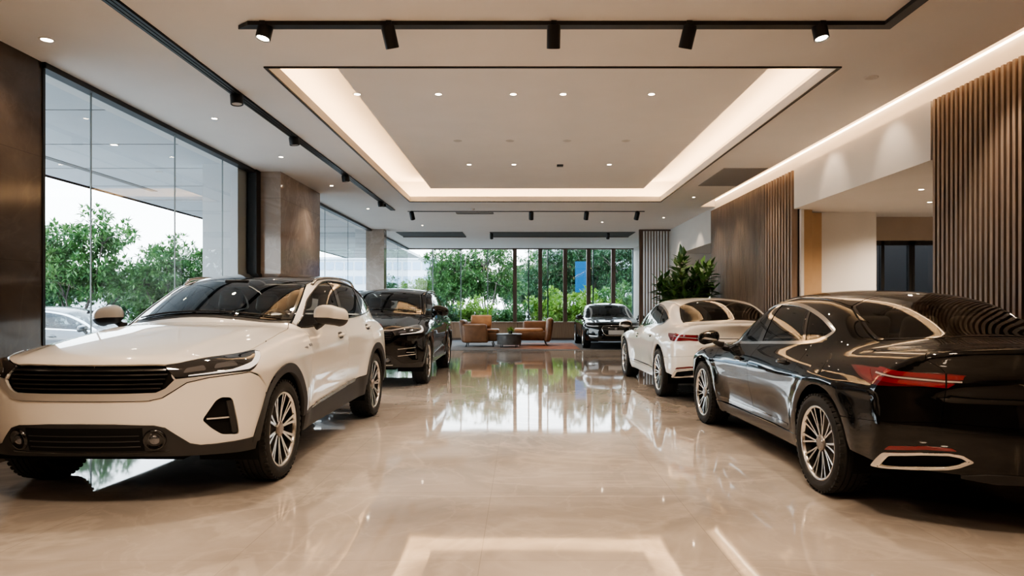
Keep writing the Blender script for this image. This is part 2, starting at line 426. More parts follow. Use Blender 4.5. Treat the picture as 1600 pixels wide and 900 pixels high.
def sed_f(P):
    x = np.abs(P[:, 0]); y = P[:, 1]; z = P[:, 2]; u = _d
    W = u['plan'](y) - u['sec'](z)
    mid = step(y, .40, .75) * (1 - step(y, 1.75, 2.4))
    W = W - .035 * gss(z, .42, .13) * mid + .012 * gss(z, .705 + .02 * (y - 1), .045)
    W = W + .010 * (gss(np.hypot(y, z - .325), .44, .07) + gss(np.hypot(y - SED_WB, z - .325), .44, .07)) * (z < .8)
    side = x - W
    T = u['top'](y) - .06 * (x / .85)**2.4 + .010 * (1 - step(x, .40, .52)) * (1 - step(y, .1, .5))
    top = z - T
    sw = .34 * (x / .85)**2.6 + .05 * (x / .85)**2
    front = (u['front'](z) + sw) - y
    rear = y - (u['rear'](z) - .34 * (x / .85)**2.6 - .03 * (x / .85)**2)
    low = smax(side, top, .12); low = smax(low, front, .10); low = smax(low, rear, .05)
    bot = (.175 + .08 * step(-y, .5, .95) + .10 * step(y, 3.2, 3.7)) - z
    low = smax(low, bot, .04)
    ye = y - .20 * (x / .65)**2 * (1 - step(y, .9, 1.8)) + .17 * (x / .65)**2 * step(y, 2.0, 2.8)
    g1 = (z - (u['roof'](ye) - .05 * (x / .55)**2)) * .9
    zz = z - .9
    g2 = (x - (u['gw'](y) - (.32 * zz) - .30 * zz * zz)) * .9
    gh = np.maximum(smax(g1, g2, .12), .76 - z)
    return smin(low, gh, .06)
# ------------------------------------------------------------------ shared car pieces
class CarB:
    def __init__(s, f, root, fr, rr, M):
        s.S = Surf(f); s.f = f; s.root = root; s.M = M
        s.T = PTop(); s.Cy = PCyl(); s.F = PPer(fr[0], fr[1], 9, 0); s.R = PPer(rr[0], -9, rr[1], 1); s.Sd = PSide()
    def LT(s, p): return s.S.lift(p, s.T)
    def LS(s, p): return s.S.lift(p, s.Sd)
    def LF(s, p): return s.S.lift(p, s.F)
    def LR(s, p): return s.S.lift(p, s.R)
    def sym(s, P):
        """half loop from the centre line outward -> closed symmetric loop"""
        P = np.asarray(P, float); Q = P[::-1] * [-1, 1, 1]
        return np.vstack([P, Q])
    def part(s, name, loops, prm, mat, mir=True, parent=None, label=None, **k):
        d = s.S.patch(loops, prm, **k); r = []
        for m in ((False, True) if mir else (False,)):
            p = parent
            if isinstance(parent, list): p = parent[1 if m else 0]
            o = obj(name, pmesh(d, m), mat, p or s.root)
            if label: o['label'] = label
            r.append(o)
        return r
    def add(s, name, me, mat, parent=None): return obj(name, me, mat, parent or s.root)
    def both(s, name, me, mat, parent=None):
        r = [obj(name, me, mat, (parent[0] if isinstance(parent, list) else parent) or s.root)]
        m2 = me.copy(); m2.transform(Matrix.Scale(-1, 4, (1, 0, 0))); m2.flip_normals()
        r.append(obj(name, m2, mat, (parent[1] if isinstance(parent, list) else parent) or s.root)); return r
    def wheels(s, wb, xo, R, rr, w, npair, spread, sw, mats):
        wh = make_wheel(R, rr, w, npair, spread, sw)
        for y in (0, wb):
            for sd in (1, -1):
                e = bpy.data.objects.new('wheel', None); C.objects.link(e); e.parent = s.root
                xq = (xo[1] if y else xo[0]) if isinstance(xo, tuple) else xo; e.location = (sd * (xq - w / 2), y, R); e.rotation_euler = (.35 if y else 1.1, 0, 0 if sd > 0 else PI)
                for n, me, m in (('tyre', wh[0], mats['rubber']), ('rim', wh[1], mats['alloy']), ('rim_barrel', wh[2], mats['darkmetal']), ('brake_disc', wh[3], mats['disc']), ('hub_cap', wh[4], mats['hub'])):
                    obj(n, me, m, e)
    def liners(s, wb, cz, R, x0, x1, mat):
        for y in (0, wb):
            for sd in (1, -1):
                m = MB(); a = np.radians(np.linspace(-18, 198, 40)); v = []
                for t in a:
                    for x in (x0, x1): v.append((sd * x, y + R * math.cos(t), cz + R * math.sin(t)))
                n = len(a); m.add(v, [(2 * i, 2 * i + 1, 2 * i + 3, 2 * i + 2) for i in range(n - 1)], True)
                b = len(m.v); m.add([(sd * x0, y + R * math.cos(t), cz + R * math.sin(t)) for t in a] + [(sd * x0, y, cz)], [(i, i + 1, n) for i in range(n - 1)])
                s.add('wheel_arch_liner', m.mesh(), mat)
    def interior(s, y0, floor, seat_z, roof_z, ys, yr, mats, hw=.36, tilt=.32, wheelside=1, dash=None):
        def seat(x, y, z, hgt):
            def xf(c): return Vector((x + c.x * (1 - .25 * max(0, c.z - .3)), y + c.y + tilt * max(0, c.z - .12), z + c.z))
            ms = [rounded_box_mesh(-.25, .25, -.42, .10, 0, .17, .05, 3, xf), rounded_box_mesh(-.24, .24, .06, .19, .1, hgt, .055, 3, xf),
                  rounded_box_mesh(-.13, .13, .07, .17, hgt + .05, hgt + .24, .045, 3, xf), rounded_box_mesh(-.07, -.055, .10, .12, hgt - .02, hgt + .08, .004, 1, xf), rounded_box_mesh(.055, .07, .10, .12, hgt - .02, hgt + .08, .004, 1, xf)]
            return join_meshes(ms)
        h = roof_z - seat_z - .38
        for x in (hw, -hw): s.add('front_seat', seat(x, ys, seat_z, h), mats['seat'])
        s.add('rear_seat', join_meshes([seat(x, yr, seat_z + .03, h - .06) for x in (hw, 0, -hw)]), mats['seat'])
        dz, dy = dash
        def dxf(c): return Vector((c.x, c.y - .22 * (1 - (c.x / .7)**2) , c.z - .03 * (c.x / .7)**2))
        bm = MB(); N = 16
        xs = np.linspace(-.68, .68, N); prof = [(-.20, -.04), (.05, .0), (.22, -.005), (.28, -.05), (.26, -.25), (.15, -.4)]
        v = []
        for x in xs:
            for a, b in prof: v.append((x, dy + a + .12 * (x / .68)**2 - .06, dz + b - .02 * (x / .68)**4))
        k = len(prof); bm.add(v, [(i * k + j, (i + 1) * k + j, (i + 1) * k + j + 1, i * k + j + 1) for i in range(N - 1) for j in range(k - 1)], True)
        s.add('dashboard', bm.mesh(), mats['dash'])
        c = Vector((hw * wheelside, dy + .36, dz - .06)); pts = []
        for a in np.linspace(0, 2 * PI, 33)[:-1]:
            pts.append(c + Vector((.185 * math.cos(a), .07 * math.sin(a), .17 * math.sin(a))))
        m = MB(); m.tube(pts, .015, 8, True)
        for a in (0, PI, -PI / 2): m.tube([c + Vector((0, -.02, 0)), c + Vector((.18 * math.cos(a), .065 * math.sin(a), .165 * math.sin(a)))], .018, 6)
        m.lathe([(.001, -.03), (.06, -.02), (.065, .0), (.001, .012)], 16, 'y', c)
        s.add('steering_wheel', m.mesh(), mats['dash'])
        s.add('rearview_mirror', rounded_box_mesh(-.11, .11, dy + .42, dy + .45, roof_z - .13, roof_z - .065, .012), mats['dash'])
    def mirror(s, c, sz, mcap, mblk, glass, base):
        """door mirror on +x and its twin: cap, black housing, glass"""
        cx, cy, cz = c; wx, wy, wz = sz
        def shell(z0, z1, gy):
            n, m = 28, 12; v = []; f = []
            for i in range(m + 1):
                t = i / m; zz = z0 + (z1 - z0) * t
                rr = math.sqrt(max(0, 1 - abs(zz)**2.6))
                for k in range(n):
                    a = 2 * PI * k / n; ca, sa = math.cos(a), math.sin(a)
                    ex = math.copysign(abs(ca)**.8, ca); ey = math.copysign(abs(sa)**.8, sa)
                    X = ex * wx / 2 * (.35 + .65 * rr); Y = ey * wy / 2 * rr
                    if Y > 0: Y *= .45
                    if ex < 0: Y *= .75
                    Y += .10 * wx * ex
                    v.append((cx + X, cy + Y, cz + zz * wz / 2 - (.12 * wz if ex > 0 else -.02 * wz) * abs(ex)))
            for i in range(m):
                for k in range(n):
                    k2 = (k + 1) % n; f.append((i * n + k, i * n + k2, (i + 1) * n + k2, (i + 1) * n + k))
            f.append(tuple(range(n))[::-1]); f.append(tuple(m * n + k for k in range(n)))
            q = MB(); q.add(v, f, True); return sharp(q.mesh(), .9)
        cap = s.both('mirror_cap', shell(-.28, .995, 0), mcap)
        low = s.both('mirror_housing', shell(-.99, -.30, 0), mblk, cap)
        g = MB(); n = 24
        g.add([(cx + .42 * wx * math.copysign(abs(math.cos(a))**.7, math.cos(a)), cy + wy * .235 + .08 * wx * math.cos(a), cz + .36 * wz * math.copysign(abs(math.sin(a))**.7, math.sin(a))) for a in np.linspace(0, 2 * PI, n, False)], [tuple(range(n))])
        s.both('mirror_glass', g.mesh(), glass, cap)
        st = MB(); b = Vector(base); e = Vector((cx - wx * .22, cy, cz - wz * .36))
        st.tube([b, b.lerp(e, .5) + Vector((0, 0, -.005)), e], [.034, .027, .022], 10)
        s.both('mirror_stalk', st.mesh(), mblk, cap)
    def handle(s, y, z, L, mat, dark, dz=0):
        P = s.LS(np.array([[y - L / 2, z - dz], [y, z], [y + L / 2, z + dz]])); N = grad(s.f, P)
        a = dense(rounded(np.array([[y - L * .32, z - .032], [y + L * .32, z - .028 + dz], [y + L * .32, z + .03 + dz], [y - L * .32, z + .03]]), .03), .012, True)
        cup = s.part('handle_cup', [s.LS(a)], s.Sd, dark, gap=0, rim=.004, off=.0015, h=.012, bh=.01)
        m = MB(); pts = []; r = []
        for t in np.linspace(0, 1, 9):
            p = (1 - t)**2 * P[0] + 2 * t * (1 - t) * P[1] + t * t * P[2]; n = N[1]
            pts.append(p + n * (.012 + .014 * math.sin(PI * t))); r.append(.010 + .005 * math.sin(PI * t))
        m.tube(pts, r, 10); s.both('door_handle', m.mesh(), mat)
def make_wheel(R, rr, w, npair, spread, sw):
    h = w / 2; k = R - rr
    pr = [(rr, -h * .84), (rr + k * .12, -h * .97), (rr + k * .42, -h * 1.03), (rr + k * .75, -h * .96), (R - .006, -h * .78)]
    for g in (-.5, -.17, .17, .5):
        pr += [(R, h * (g - .12)), (R, h * (g - .045)), (R - .008, h * (g - .04)), (R - .008, h * (g + .04)), (R, h * (g + .045))]
    pr += [(R, h * .65), (R - .006, h * .78), (rr + k * .75, h * .96), (rr + k * .42, h * 1.03), (rr + k * .38, h * 1.02), (rr + k * .12, h * .97), (rr, h * .84)]
    t = MB(); t.lathe(pr, 56, 'x')
    # shoulder tread blocks
    for i in range(48):
        a = 2 * PI * i / 48
        for sg in (1, -1):
            ca, sa = math.cos(a), math.sin(a)
            t.obox((sg * h * .80, (R - .008) * ca, (R - .008) * sa), (1, 0, 0), (0, -sa, ca), (0, ca, sa), h * .14, .012, .006)
    tyre = sharp(t.mesh(fix=True), .7)
    f = MB(); f.lathe([(rr + .004, h * .80), (rr + .004, h * .9), (rr - .004, h * .93), (rr - .014, h * .88), (rr - .018, h * .70)], 64, 'x')
    hub = .052
    for i in range(npair):
        a0 = 2 * PI * (i + .5) / npair
        for sg in (-1, 1):
            pts = []
            for q in np.linspace(0, 1, 7):
                r = hub * .7 + (rr - .012 - hub * .7) * q
                a = a0 + sg * spread * (PI / npair) * (q**.8) * .5 + sg * .03 * (1 - q)
                pts.append((r, a, h * (.66 + .20 * q**1.5 - .0 * q), sw * (.75 + .45 * q)))
            v = []
            for r, a, hh, ww in pts:
                ca, sa = math.cos(a), math.sin(a)
                for o, dd in ((-ww / 2, 0), (ww / 2, 0), (ww * .4, -.03), (-ww * .4, -.03)):
                    v.append((hh + dd, r * ca - o * sa, r * sa + o * ca))
            n = len(pts); fs = [(j * 4 + e, j * 4 + (e + 1) % 4, (j + 1) * 4 + (e + 1) % 4, (j + 1) * 4 + e) for j in range(n - 1) for e in range(4)]
            f.add(v, fs)
    rim = f.mesh(bevel=0)
    b = MB(); b.lathe([(rr + .002, h * .84), (rr - .02, h * .70), (rr - .03, h * .2), (rr - .03, -h * .8), (.001, -h * .8)], 40, 'x')
    d = MB(); d.lathe([(.001, 0), (rr * .72, 0), (rr * .72, -.02), (.08, -.02)], 40, 'x'); 
    d.obox((-.01, rr * .5, .02), (1, 0, 0), (0, 1, 0), (0, 0, 1), .035, .05, .085)
    c = MB(); c.lathe([(hub, h * .60), (hub * 1.05, h * .70), (hub * .9, h * .76), (hub * .55, h * .78), (.001, h * .78)], 24, 'x')
    for i in range(5):
        a = 2 * PI * i / 5; c.lathe([(.008, 0), (.008, .006), (.001, .007)], 6, 'x', (h * .74, .038 * math.cos(a), .038 * math.sin(a)))
    return tyre, rim, b.mesh(), d.mesh(), c.mesh()
# ------------------------------------------------------------------ SUV
def build_suv(root):
    M = MT; B = CarB(suv_f, root, (.35, -.30), (.35, 3.2), M); A = np.array
    LT, LS, LF, LR = B.LT, B.LS, B.LF, B.LR; T, Cy, F, R, Sd = B.T, B.Cy, B.F, B.R, B.Sd
    W = M['white']; wb = SUV_WB; cz = .352; RA = .43
    add = B.part; cat = lambda *a: np.vstack([A(p, float).reshape(-1, 3) for p in a])
    arcS = lambda y, a0, a1, r=RA: LS(arc(y, cz, r, a0, a1, 24))
    # hood
    hl = LT(crom([(.665, .765), (.705, .63), (.742, .38), (.766, .1), (.778, -.12), (.782, -.26)], 6))     # cowl corner -> lamp
    ltop = LT(crom([(.782, -.28), (.745, -.42), (.645, -.615), (.55, -.715), (.474, -.765)], 6))             # lamp top, inward
    hfront = LT(crom([(.46, -.772), (.3, -.807), (.15, -.824), (0, -.828)], 5))
    cowl = LT(crom([(0, .535), (.25, .555), (.5, .635), (.655, .755)], 6))
    add('hood', [B.sym(cat(cowl, hl, ltop, hfront))], T, W, False, h=.035, gap=.0032)
    wbase = LT(crom([(0, .585), (.25, .605), (.5, .69), (.668, .825)], 6))
    add('cowl_panel', [B.sym(cat(wbase[:], LT([(.672, .79)]), cowl[::-1]))], T, M['plastic'], False, gap=0, off=-.006, rim=0)
    wside = LT(crom([(.672, .835), (.65, 1.02), (.617, 1.22), (.575, 1.43)], 6))
    wtop = LT(crom([(.56, 1.457), (.38, 1.425), (0, 1.395)], 6))
    ws = B.sym(cat(wbase, wside, wtop)); w2 = T.to2(ws); wi = T.ray(inset(dense(w2, .03, True), .028)); wi = raycast(suv_f, *wi)
    add('windshield_border', [ws, wi], T, M['frit'], False, h=.05, rim=.004, gap=.001)
    add('windshield', [wi], T, M['wglass'], False, h=.05, gap=0, rim=0, off=-.0015)
    wip = MB()
    for x0, x1 in ((-.62, .02), (-.05, .60)):
        p = LT([(x0 + (x1 - x0) * t, .615 + .22 * ((x0 + (x1 - x0) * t) / .68)**2 - .01) for t in np.linspace(0, 1, 8)]); wip.tube(p + [0, 0, .012], .007, 6)
    B.add('windscreen_wiper', wip.mesh(), M['plastic'])
    # roof
    rside = LT(crom([(.57, 1.475), (.59, 1.7), (.602, 2.1), (.597, 2.6), (.565, 3.05)], 6)); rback = LT(crom([(.555, 3.08), (.3, 3.17), (0, 3.2)], 5))
    rfront = LT(crom([(0, 1.405), (.38, 1.435), (.56, 1.465)], 6))
    add('roof_panel', [B.sym(cat(rfront, rside, rback))], T, M['roofglass'], False, h=.05)
    spb = LT(crom([(0, 3.33), (.3, 3.30), (.54, 3.20)], 5))
    add('roof_spoiler', [B.sym(cat(LT([(0, 3.207)]), LT(crom([(0, 3.207), (.3, 3.177), (.555, 3.09)], 5)), spb[::-1]))], T, M['gloss'], False, off=.004)
    rgb = LR(crom([(0, 1.145), (.3, 1.145), (.56, 1.16)], 5)); rgs = LT(crom([(.585, 3.48), (.545, 3.33), (.505, 3.21)], 5))
    # side frame
    dlo = crom([(.80, 1.052), (1.2, 1.075), (1.7, 1.100), (2.2, 1.12), (2.7, 1.145), (3.02, 1.172), (3.15, 1.205), (3.13, 1.26), (2.98, 1.355), (2.75, 1.425), (2.4, 1.468), (2.05, 1.48), (1.75, 1.462), (1.5, 1.405), (1.2, 1.285), (.95, 1.145)], 6, True)
    i0 = 0
    def dl(y0, y1, top):
        """stretch of the window outline between two y values"""
        k = len(dlo); up = np.arange(k) >= 7 * 6
        m = [i for i in range(k) if (up[i] == top) and min(y0, y1) <= dlo[i, 0] <= max(y0, y1)]
        return dlo[m]
    bot = dlo[:6 * 6 + 1]; topl = dlo[6 * 6:]
    tl_seam = LR([(.86, 1.04), (.86, .60)])
    frame = cat(LT([(.685, .80)]), LT(crom([(.682, .835), (.66, 1.02), (.627, 1.22), (.585, 1.43)], 6)), LT(crom([(.58, 1.475), (.60, 1.7), (.612, 2.1), (.607, 2.6), (.575, 3.05)], 6)), LT(crom([(.56, 3.1), (.575, 3.3), (.61, 3.5)], 4)), LR([(.80, 1.13)]), tl_seam,
                LS([(3.24, .60)]), arcS(wb, 36, 128), LS(crom([(2.535, .69), (2.60, .83), (2.72, .98), (2.80, 1.09), (2.83, 1.155)], 5)), LS(topl[dlo[36:, 0] > -1]), LS([(.80, 1.052)]))
    # keep only the outline behind the door for the first stretch
    add('side_frame', [frame], Cy, W, h=.035, rim=.02, gap=.001)
    # side windows
    def win(name, y0t, y0b, y1t, y1b):
        """piece of the window outline between two slanted lines"""
        zz = lambda y, t, b: b + (t - b) * (y - 1.1) / .38
        poly = dlo.copy()
        def clip(P, sgn, t, b):
            out = []; n = len(P); d = lambda p: sgn * (p[0] - (b + (t - b) * (p[1] - 1.1) / .38))
            for i in range(n):
                a, c = P[i], P[(i + 1) % n]; da, dc = d(a), d(c)
                if da >= 0: out.append(a)
                if da * dc < 0: out.append(a + (c - a) * da / (da - dc))
            return A(out)
        if y0t is not None: poly = clip(poly, 1, y0t, y0b)
        if y1t is not None: poly = clip(poly, -1, y1t, y1b)
        return LS(poly)
    for nm, a, m, o in (('front_window', (None, None, 1.86, 1.68), 'sglass', -.004), ('pillar_cover', (1.86, 1.68, 1.96, 1.78), 'frit', 0), ('rear_window', (1.96, 1.78, 2.70, 2.56), 'sglass', -.004), ('pillar_cover', (2.70, 2.56, 2.76, 2.62), 'frit', 0), ('quarter_window', (2.76, 2.62, None, None), 'sglass', -.004)):
        add(nm, [win(nm, *a)], Sd, M[m], h=.05, rim=.006 if o == 0 else 0, gap=.001, off=o)
    tr = MB(); P = LS(dlo); tr.tube(P + grad(suv_f, P) * .002, .007, 6, True); B.both('window_trim', tr.mesh(), M['gloss'])
    # doors
    def dz(y): return .405 + (y - .62) * .055
    belt = lambda y0, y1: LS([(y, np.interp(y, bot[:, 0], bot[:, 1])) for y in np.linspace(y0, y1, 14)])
    fe = crom([(.62, dz(.62)), (.60, .55), (.605, .75), (.66, .93), (.80, 1.048)], 6)
    add('front_door', [cat(LS(fe), belt(.82, 1.715), LS(crom([(1.72, 1.09), (1.71, .8), (1.70, dz(1.7))], 5)))], Cy, W, h=.035, gap=.0032)
    re = crom([(2.365, dz(2.36)), (2.40, .56), (2.535, .69), (2.60, .83), (2.72, .98), (2.80, 1.09), (2.83, 1.152)], 6)
    add('rear_door', [cat(LS([(1.70, dz(1.7)), (1.71, .8), (1.72, 1.09)]), belt(1.725, 2.82), LS(re[::-1]))], Cy, W, h=.035, gap=.0032)
    B.handle(1.50, .955, .20, W, M['plastic'], .004); B.handle(2.58, 1.0, .20, W, M['plastic'], .004)
    # fender
    lam_r = A([(.84, -.235, .922), (.872, -.31, .893), (.889, -.388, .866), (.892, -.46, .832), (.886, -.505, .812)]); lam_r = LF(F.to2(lam_r))
    fend = cat(LT([(.675, .775)]), LS(fe[::-1]), LS([(.46, .40)]), arcS(0, 5, 146), LS([(-.36, .70)]), LF(F.to2(A([(.90, -.43, .78)]))), lam_r[::-1], LT([(.79, -.25)]), hl[::-1])
    add('fender', [fend], Cy, W, h=.03, gap=.0032)
    # front end
    g_top = LF(F.to2(A([(0, -.83, .870), (.25, -.815, .869), (.465, -.773, .864)]))); g_bot = LF(F.to2(A([(.51, -.775, .815), (.53, -.773, .79), (.484, -.801, .737), (.434, -.82, .714), (.25, -.85, .712), (0, -.87, .712)])))
    gl = B.sym(cat(g_top, g_bot)); add('grille', [gl], F, M['dark'], False, off=-.02, rim=0, gap=-.002)
    gr = bpy.data.objects[B.root.children[-1].name]
    def fstrip(name, s0, s1, z0, z1, mat, off=.0, parent=None, mir=False, sl=0, **k):
        P = dense(A([(s0, z0), (s1, z0 + sl), (s1, z1 + sl), (s0, z1)]), .03, True); return add(name, [LF(P)], F, mat, mir, parent=parent, off=off, gap=0, h=.06, bh=.03, **k)
    for k in range(5):
        z = .733 + k * .027; e = .455 + .012 * k if k < 4 else .48
        fstrip('grille_bar', -e, e, z, z + .0085, M['bars'], .002, gr, rim=.03)
    lb = LF(F.to2(A([(.525, -.775, .790), (.607, -.739, .797), (.70, -.68, .804), (.80, -.595, .811), (.865, -.531, .812)])))
    tlow = LF(F.to2(A([(.888, -.505, .806), (.80, -.60, .798), (.70, -.68, .789), (.595, -.75, .765), (.535, -.785, .722), (.471, -.809, .680), (.398, -.831, .664), (.2, -.86, .664), (0, -.873, .664)])))
    add('grille_trim', [B.sym(cat(g_bot[::-1], lb, tlow))], F, M['satin'], False, off=.008, gap=.003, h=.012, bh=.012, label='satin silver trim under the grille')
    # lamps
    lin = LF(F.to2(A([(.47, -.772, .862), (.515, -.775, .815)])))
    lamp = add('headlight', [cat(lin[:1], ltop[::-1], LT([(.80, -.245)]), lam_r, lb[::-1], lin[1:])], F, M['lampblack'], off=.002, gap=.0015, h=.02)
    lp = lambda pts: LF(F.to2(A(pts)))
    q0, q1, q2, q3 = lp([(.80, -.27, .925)]), lp([(.835, -.25, .918)]), lp([(.868, -.5, .826)]), lp([(.83, -.56, .823)])
    add('daytime_light', [cat(q0, q1, lp([(.874, -.38, .866)]), q2, lp([(.80, -.60, .818), (.70, -.685, .810), (.60, -.745, .803), (.60, -.745, .809), (.70, -.68, .819), (.80, -.585, .831)]), lp([(.838, -.44, .868)]))], F, M['drl'], parent=lamp, off=.0045, gap=0, h=.01, bh=.012, rim=.003)
    for a, b in ((.565, .655), (.685, .79)):
        u0, u1 = F.to2(lp([(a, -.76 + 1.1 * (a - .55)**1.0 * .9, .83), (b, -.745 + .9 * (b - .55), .84)]))[:, 0]
        zb = .822 if a < .6 else .840; P = rounded(A([(u0, zb), (u1, zb + .012), (u1 - .01, zb + .042), (u0 + .02, zb + .028)]), .012); add('projector', [LF(P)], F, M['lens'], parent=lamp, off=.004, gap=0, h=.012, bh=.008, rim=.003)
    # bumper
    blk = LF(F.to2(A([(.893, -.455, .384), (.80, -.56, .375), (.716, -.64, .372), (.65, -.69, .374), (.596, -.718, .390), (.533, -.764, .449), (.479, -.793, .497), (.422, -.814, .514), (.2, -.855, .526), (0, -.865, .528)])))
    vent = rounded(F.to2(A([(.668, -.705, .529), (.737, -.666, .645), (.764, -.646, .662), (.812, -.606, .654), (.838, -.553, .414), (.761, -.621, .420), (.712, -.668, .47)])), .02); v3 = LF(vent)
    bl = cat(tlow[::-1], LF(F.to2(A([(.90, -.44, .775)]))), LS([(-.368, .70)]), arcS(0, 148, 174), blk)
    mv = v3 * [-1, 1, 1]
    add('front_bumper', [B.sym(bl), v3, mv], F, W, False, h=.03, gap=.002, rim=.03)
    vt = add('bumper_vent', [v3], F, M['dark'], off=-.028, rim=0, gap=-.004, h=.03)
    s0 = F.to2(A([(.80, -.60, .63), (.825, -.57, .43)]))[:, 0]
    add('vent_fin', [LF(rounded(A([(s0[0] - .028, .635), (s0[0] + .004, .64), (s0[1] + .006, .43), (s0[1] - .022, .43)]), .01))], F, M['plastic'], parent=vt, off=-.002, rim=.025, gap=0, h=.02)
    s1 = F.to2(A([(.69, -.69, .535), (.80, -.6, .53)]))[:, 0]
    add('vent_bar', [LF(dense(A([(s1[0], .528), (s1[1], .526), (s1[1], .534), (s1[0], .536)]), .02, True))], F, M['satin'], parent=vt, off=-.012, rim=.01, gap=0, h=.02)
    vb = LF(F.to2(A([(0, -.86, .335), (.3, -.84, .33), (.5, -.78, .32), (.68, -.68, .31), (.82, -.53, .302), (.875, -.43, .302)])))
    va = add('front_valance', [B.sym(cat(blk[::-1], arcS(0, 176, 187), vb[::-1]))], F, M['plastic'], False, off=.008, rim=.05, gap=0, h=.03)[0]
    fstrip('lower_intake', -.36, .36, .365, .505, M['dark'], .010, va, rim=.003)
    for k in range(3): fstrip('intake_bar', -.34, .34, .39 + k * .033, .395 + k * .033, M['plastic'], .014, va, rim=.008)
    fstrip('skid_strip', -.50, .50, .35, .358, M['gloss'], .012, va, rim=.01)
    c = LF(F.to2(A([(.421, -.80, .432)])))[0]; n = Vector(grad(suv_f, c[None])[0])
    q = MB(); q.lathe([(.030, .004), (.048, .004), (.055, .012), (.062, .012), (.066, -.004)], 28, 'z'); q.lathe([(.001, .012), (.02, .011), (.031, .004)], 24, 'z')
    me = q.mesh(); me.transform(Matrix.Translation(Vector(c) + n * .010) @ n.to_track_quat('Z', 'Y').to_matrix().to_4x4()); fg = B.both('fog_light', me, M['gloss'], va)
    q = MB(); q.lathe([(.001, .014), (.02, .013), (.029, .006)], 24, 'z'); me = q.mesh(); me.transform(Matrix.Translation(Vector(c) + n * .0125) @ n.to_track_quat('Z', 'Y').to_matrix().to_4x4()); B.both('fog_lens', me, M['lens'], fg)
    # claddings
    def ring(y, a0, a1):
        o = arc(y, cz, .470, a0, a1, 40); i = arc(y, cz, .405, a1, a0, 40); return [LS(np.vstack([o, i]))]
    add('arch_cladding', ring(0, 4, 180), Sd, M['plastic'], off=.010, rim=.035, gap=0, h=.03); add('arch_cladding', ring(wb, 0, 174), Sd, M['plastic'], off=.010, rim=.035, gap=0, h=.03)
    sl = dense(A([(.435, .39), (.62, dz(.62) - .005), (2.365, dz(2.365) - .005), (2.35, .30), (.45, .262)]), .04, True)
    add('sill_cladding', [LS(sl)], Sd, M['plastic'], off=.012, rim=.04, gap=0, h=.04)
    for y0, y1, t in ((.66, 1.685, 1), (1.705, 2.0, 0)):
        add('sill_trim', [LS(dense(A([(y0, dz(y0) - .004), (y1, dz(y1) - .008), (y1, dz(y1) + .022), (y0 + (.16 if t else 0), dz(y0 + .16) + .018)]), .03, True))], Sd, M['rail'], off=.016, rim=.012, gap=0)
    # rear end
    rbt = LR(A([(0, .62), (.5, .62), (.86, .60)])); rbb = LR(A([(.95, .375), (.5, .375), (0, .375)]))
    add('rear_bumper', [B.sym(cat(rbt, LS([(3.25, .60)]), arcS(wb, 34, 8), rbb))], R, M['plastic'], False, h=.04)
    add('tailgate', [B.sym(cat(LR([(0, 1.135), (.45, 1.14), (.78, 1.13)]), LR([(.84, 1.03), (.84, .63), (.5, .625), (0, .625)])))], R, W, False, h=.04)
    add('tail_light', [LR(dense(A([(.36, .95), (.95, .93), (1.02, 1.01), (.9, 1.03), (.36, 1.0)]), .03, True))], R, M['red'], off=.006, gap=0)
    rg = B.sym(cat(LR(crom([(0, 1.15), (.3, 1.152), (.60, 1.165)], 5)), LT(crom([(.60, 3.44), (.575, 3.35), (.55, 3.215)], 5)), spb[::-1]))
    add('rear_glass', [rg], T, M['tglass'], False, h=.05, rim=.004)
    # roof rails
    rp = LT(crom([(.615, 1.50), (.635, 1.7), (.648, 2.1), (.642, 2.6), (.61, 3.02)], 6)); n = len(rp)
    lift = A([min(1, math.sin(PI * i / (n - 1)) * 2.2) for i in range(n)]); q = MB(); q.tube(rp + np.c_[np.zeros(n), np.zeros(n), -.004 + .034 * lift], .014, 8); B.both('roof_rail', q.mesh(), M['rail'])
    # badge on the wing
    P = A([(.47, .905), (.545, .893), (.552, .905), (.53, .912)]); add('fender_badge', [LS(P)], Sd, M['badge'], off=.004, gap=0, rim=.004, h=.02)
    add('fender_badge', [LS(A([(.60, .905), (.665, .908), (.665, .928), (.60, .925)]))], Sd, M['badge'], off=.004, gap=0, rim=.004, h=.02)
    B.mirror((.985, .92, 1.155), (.285, .21, .165), W, M['plastic'], M['mirror'], (.845, .93, 1.055))
    # underside, liners, cabin
    m = MB(); m.box(-.50, .50, -.62, 3.4, .27, .72); m.box(-.82, .82, .5, 2.28, .27, .52); m.box(-.78, .78, .62, 2.28, .5, .80); m.box(-.60, .60, .62, 3.45, .6, .86); B.add('underbody', m.mesh(), M['dark'])
    B.liners(wb, cz, .425, .5, .90, M['dark'])
    B.interior(0, .4, .62, 1.53, 1.62, 2.55, dict(seat=M['seat'], dash=M['dash']), dash=(1.075, .82))
    B.wheels(wb, .925, SUV_RW, .262, .235, 10, .62, .0165, M)
    return B
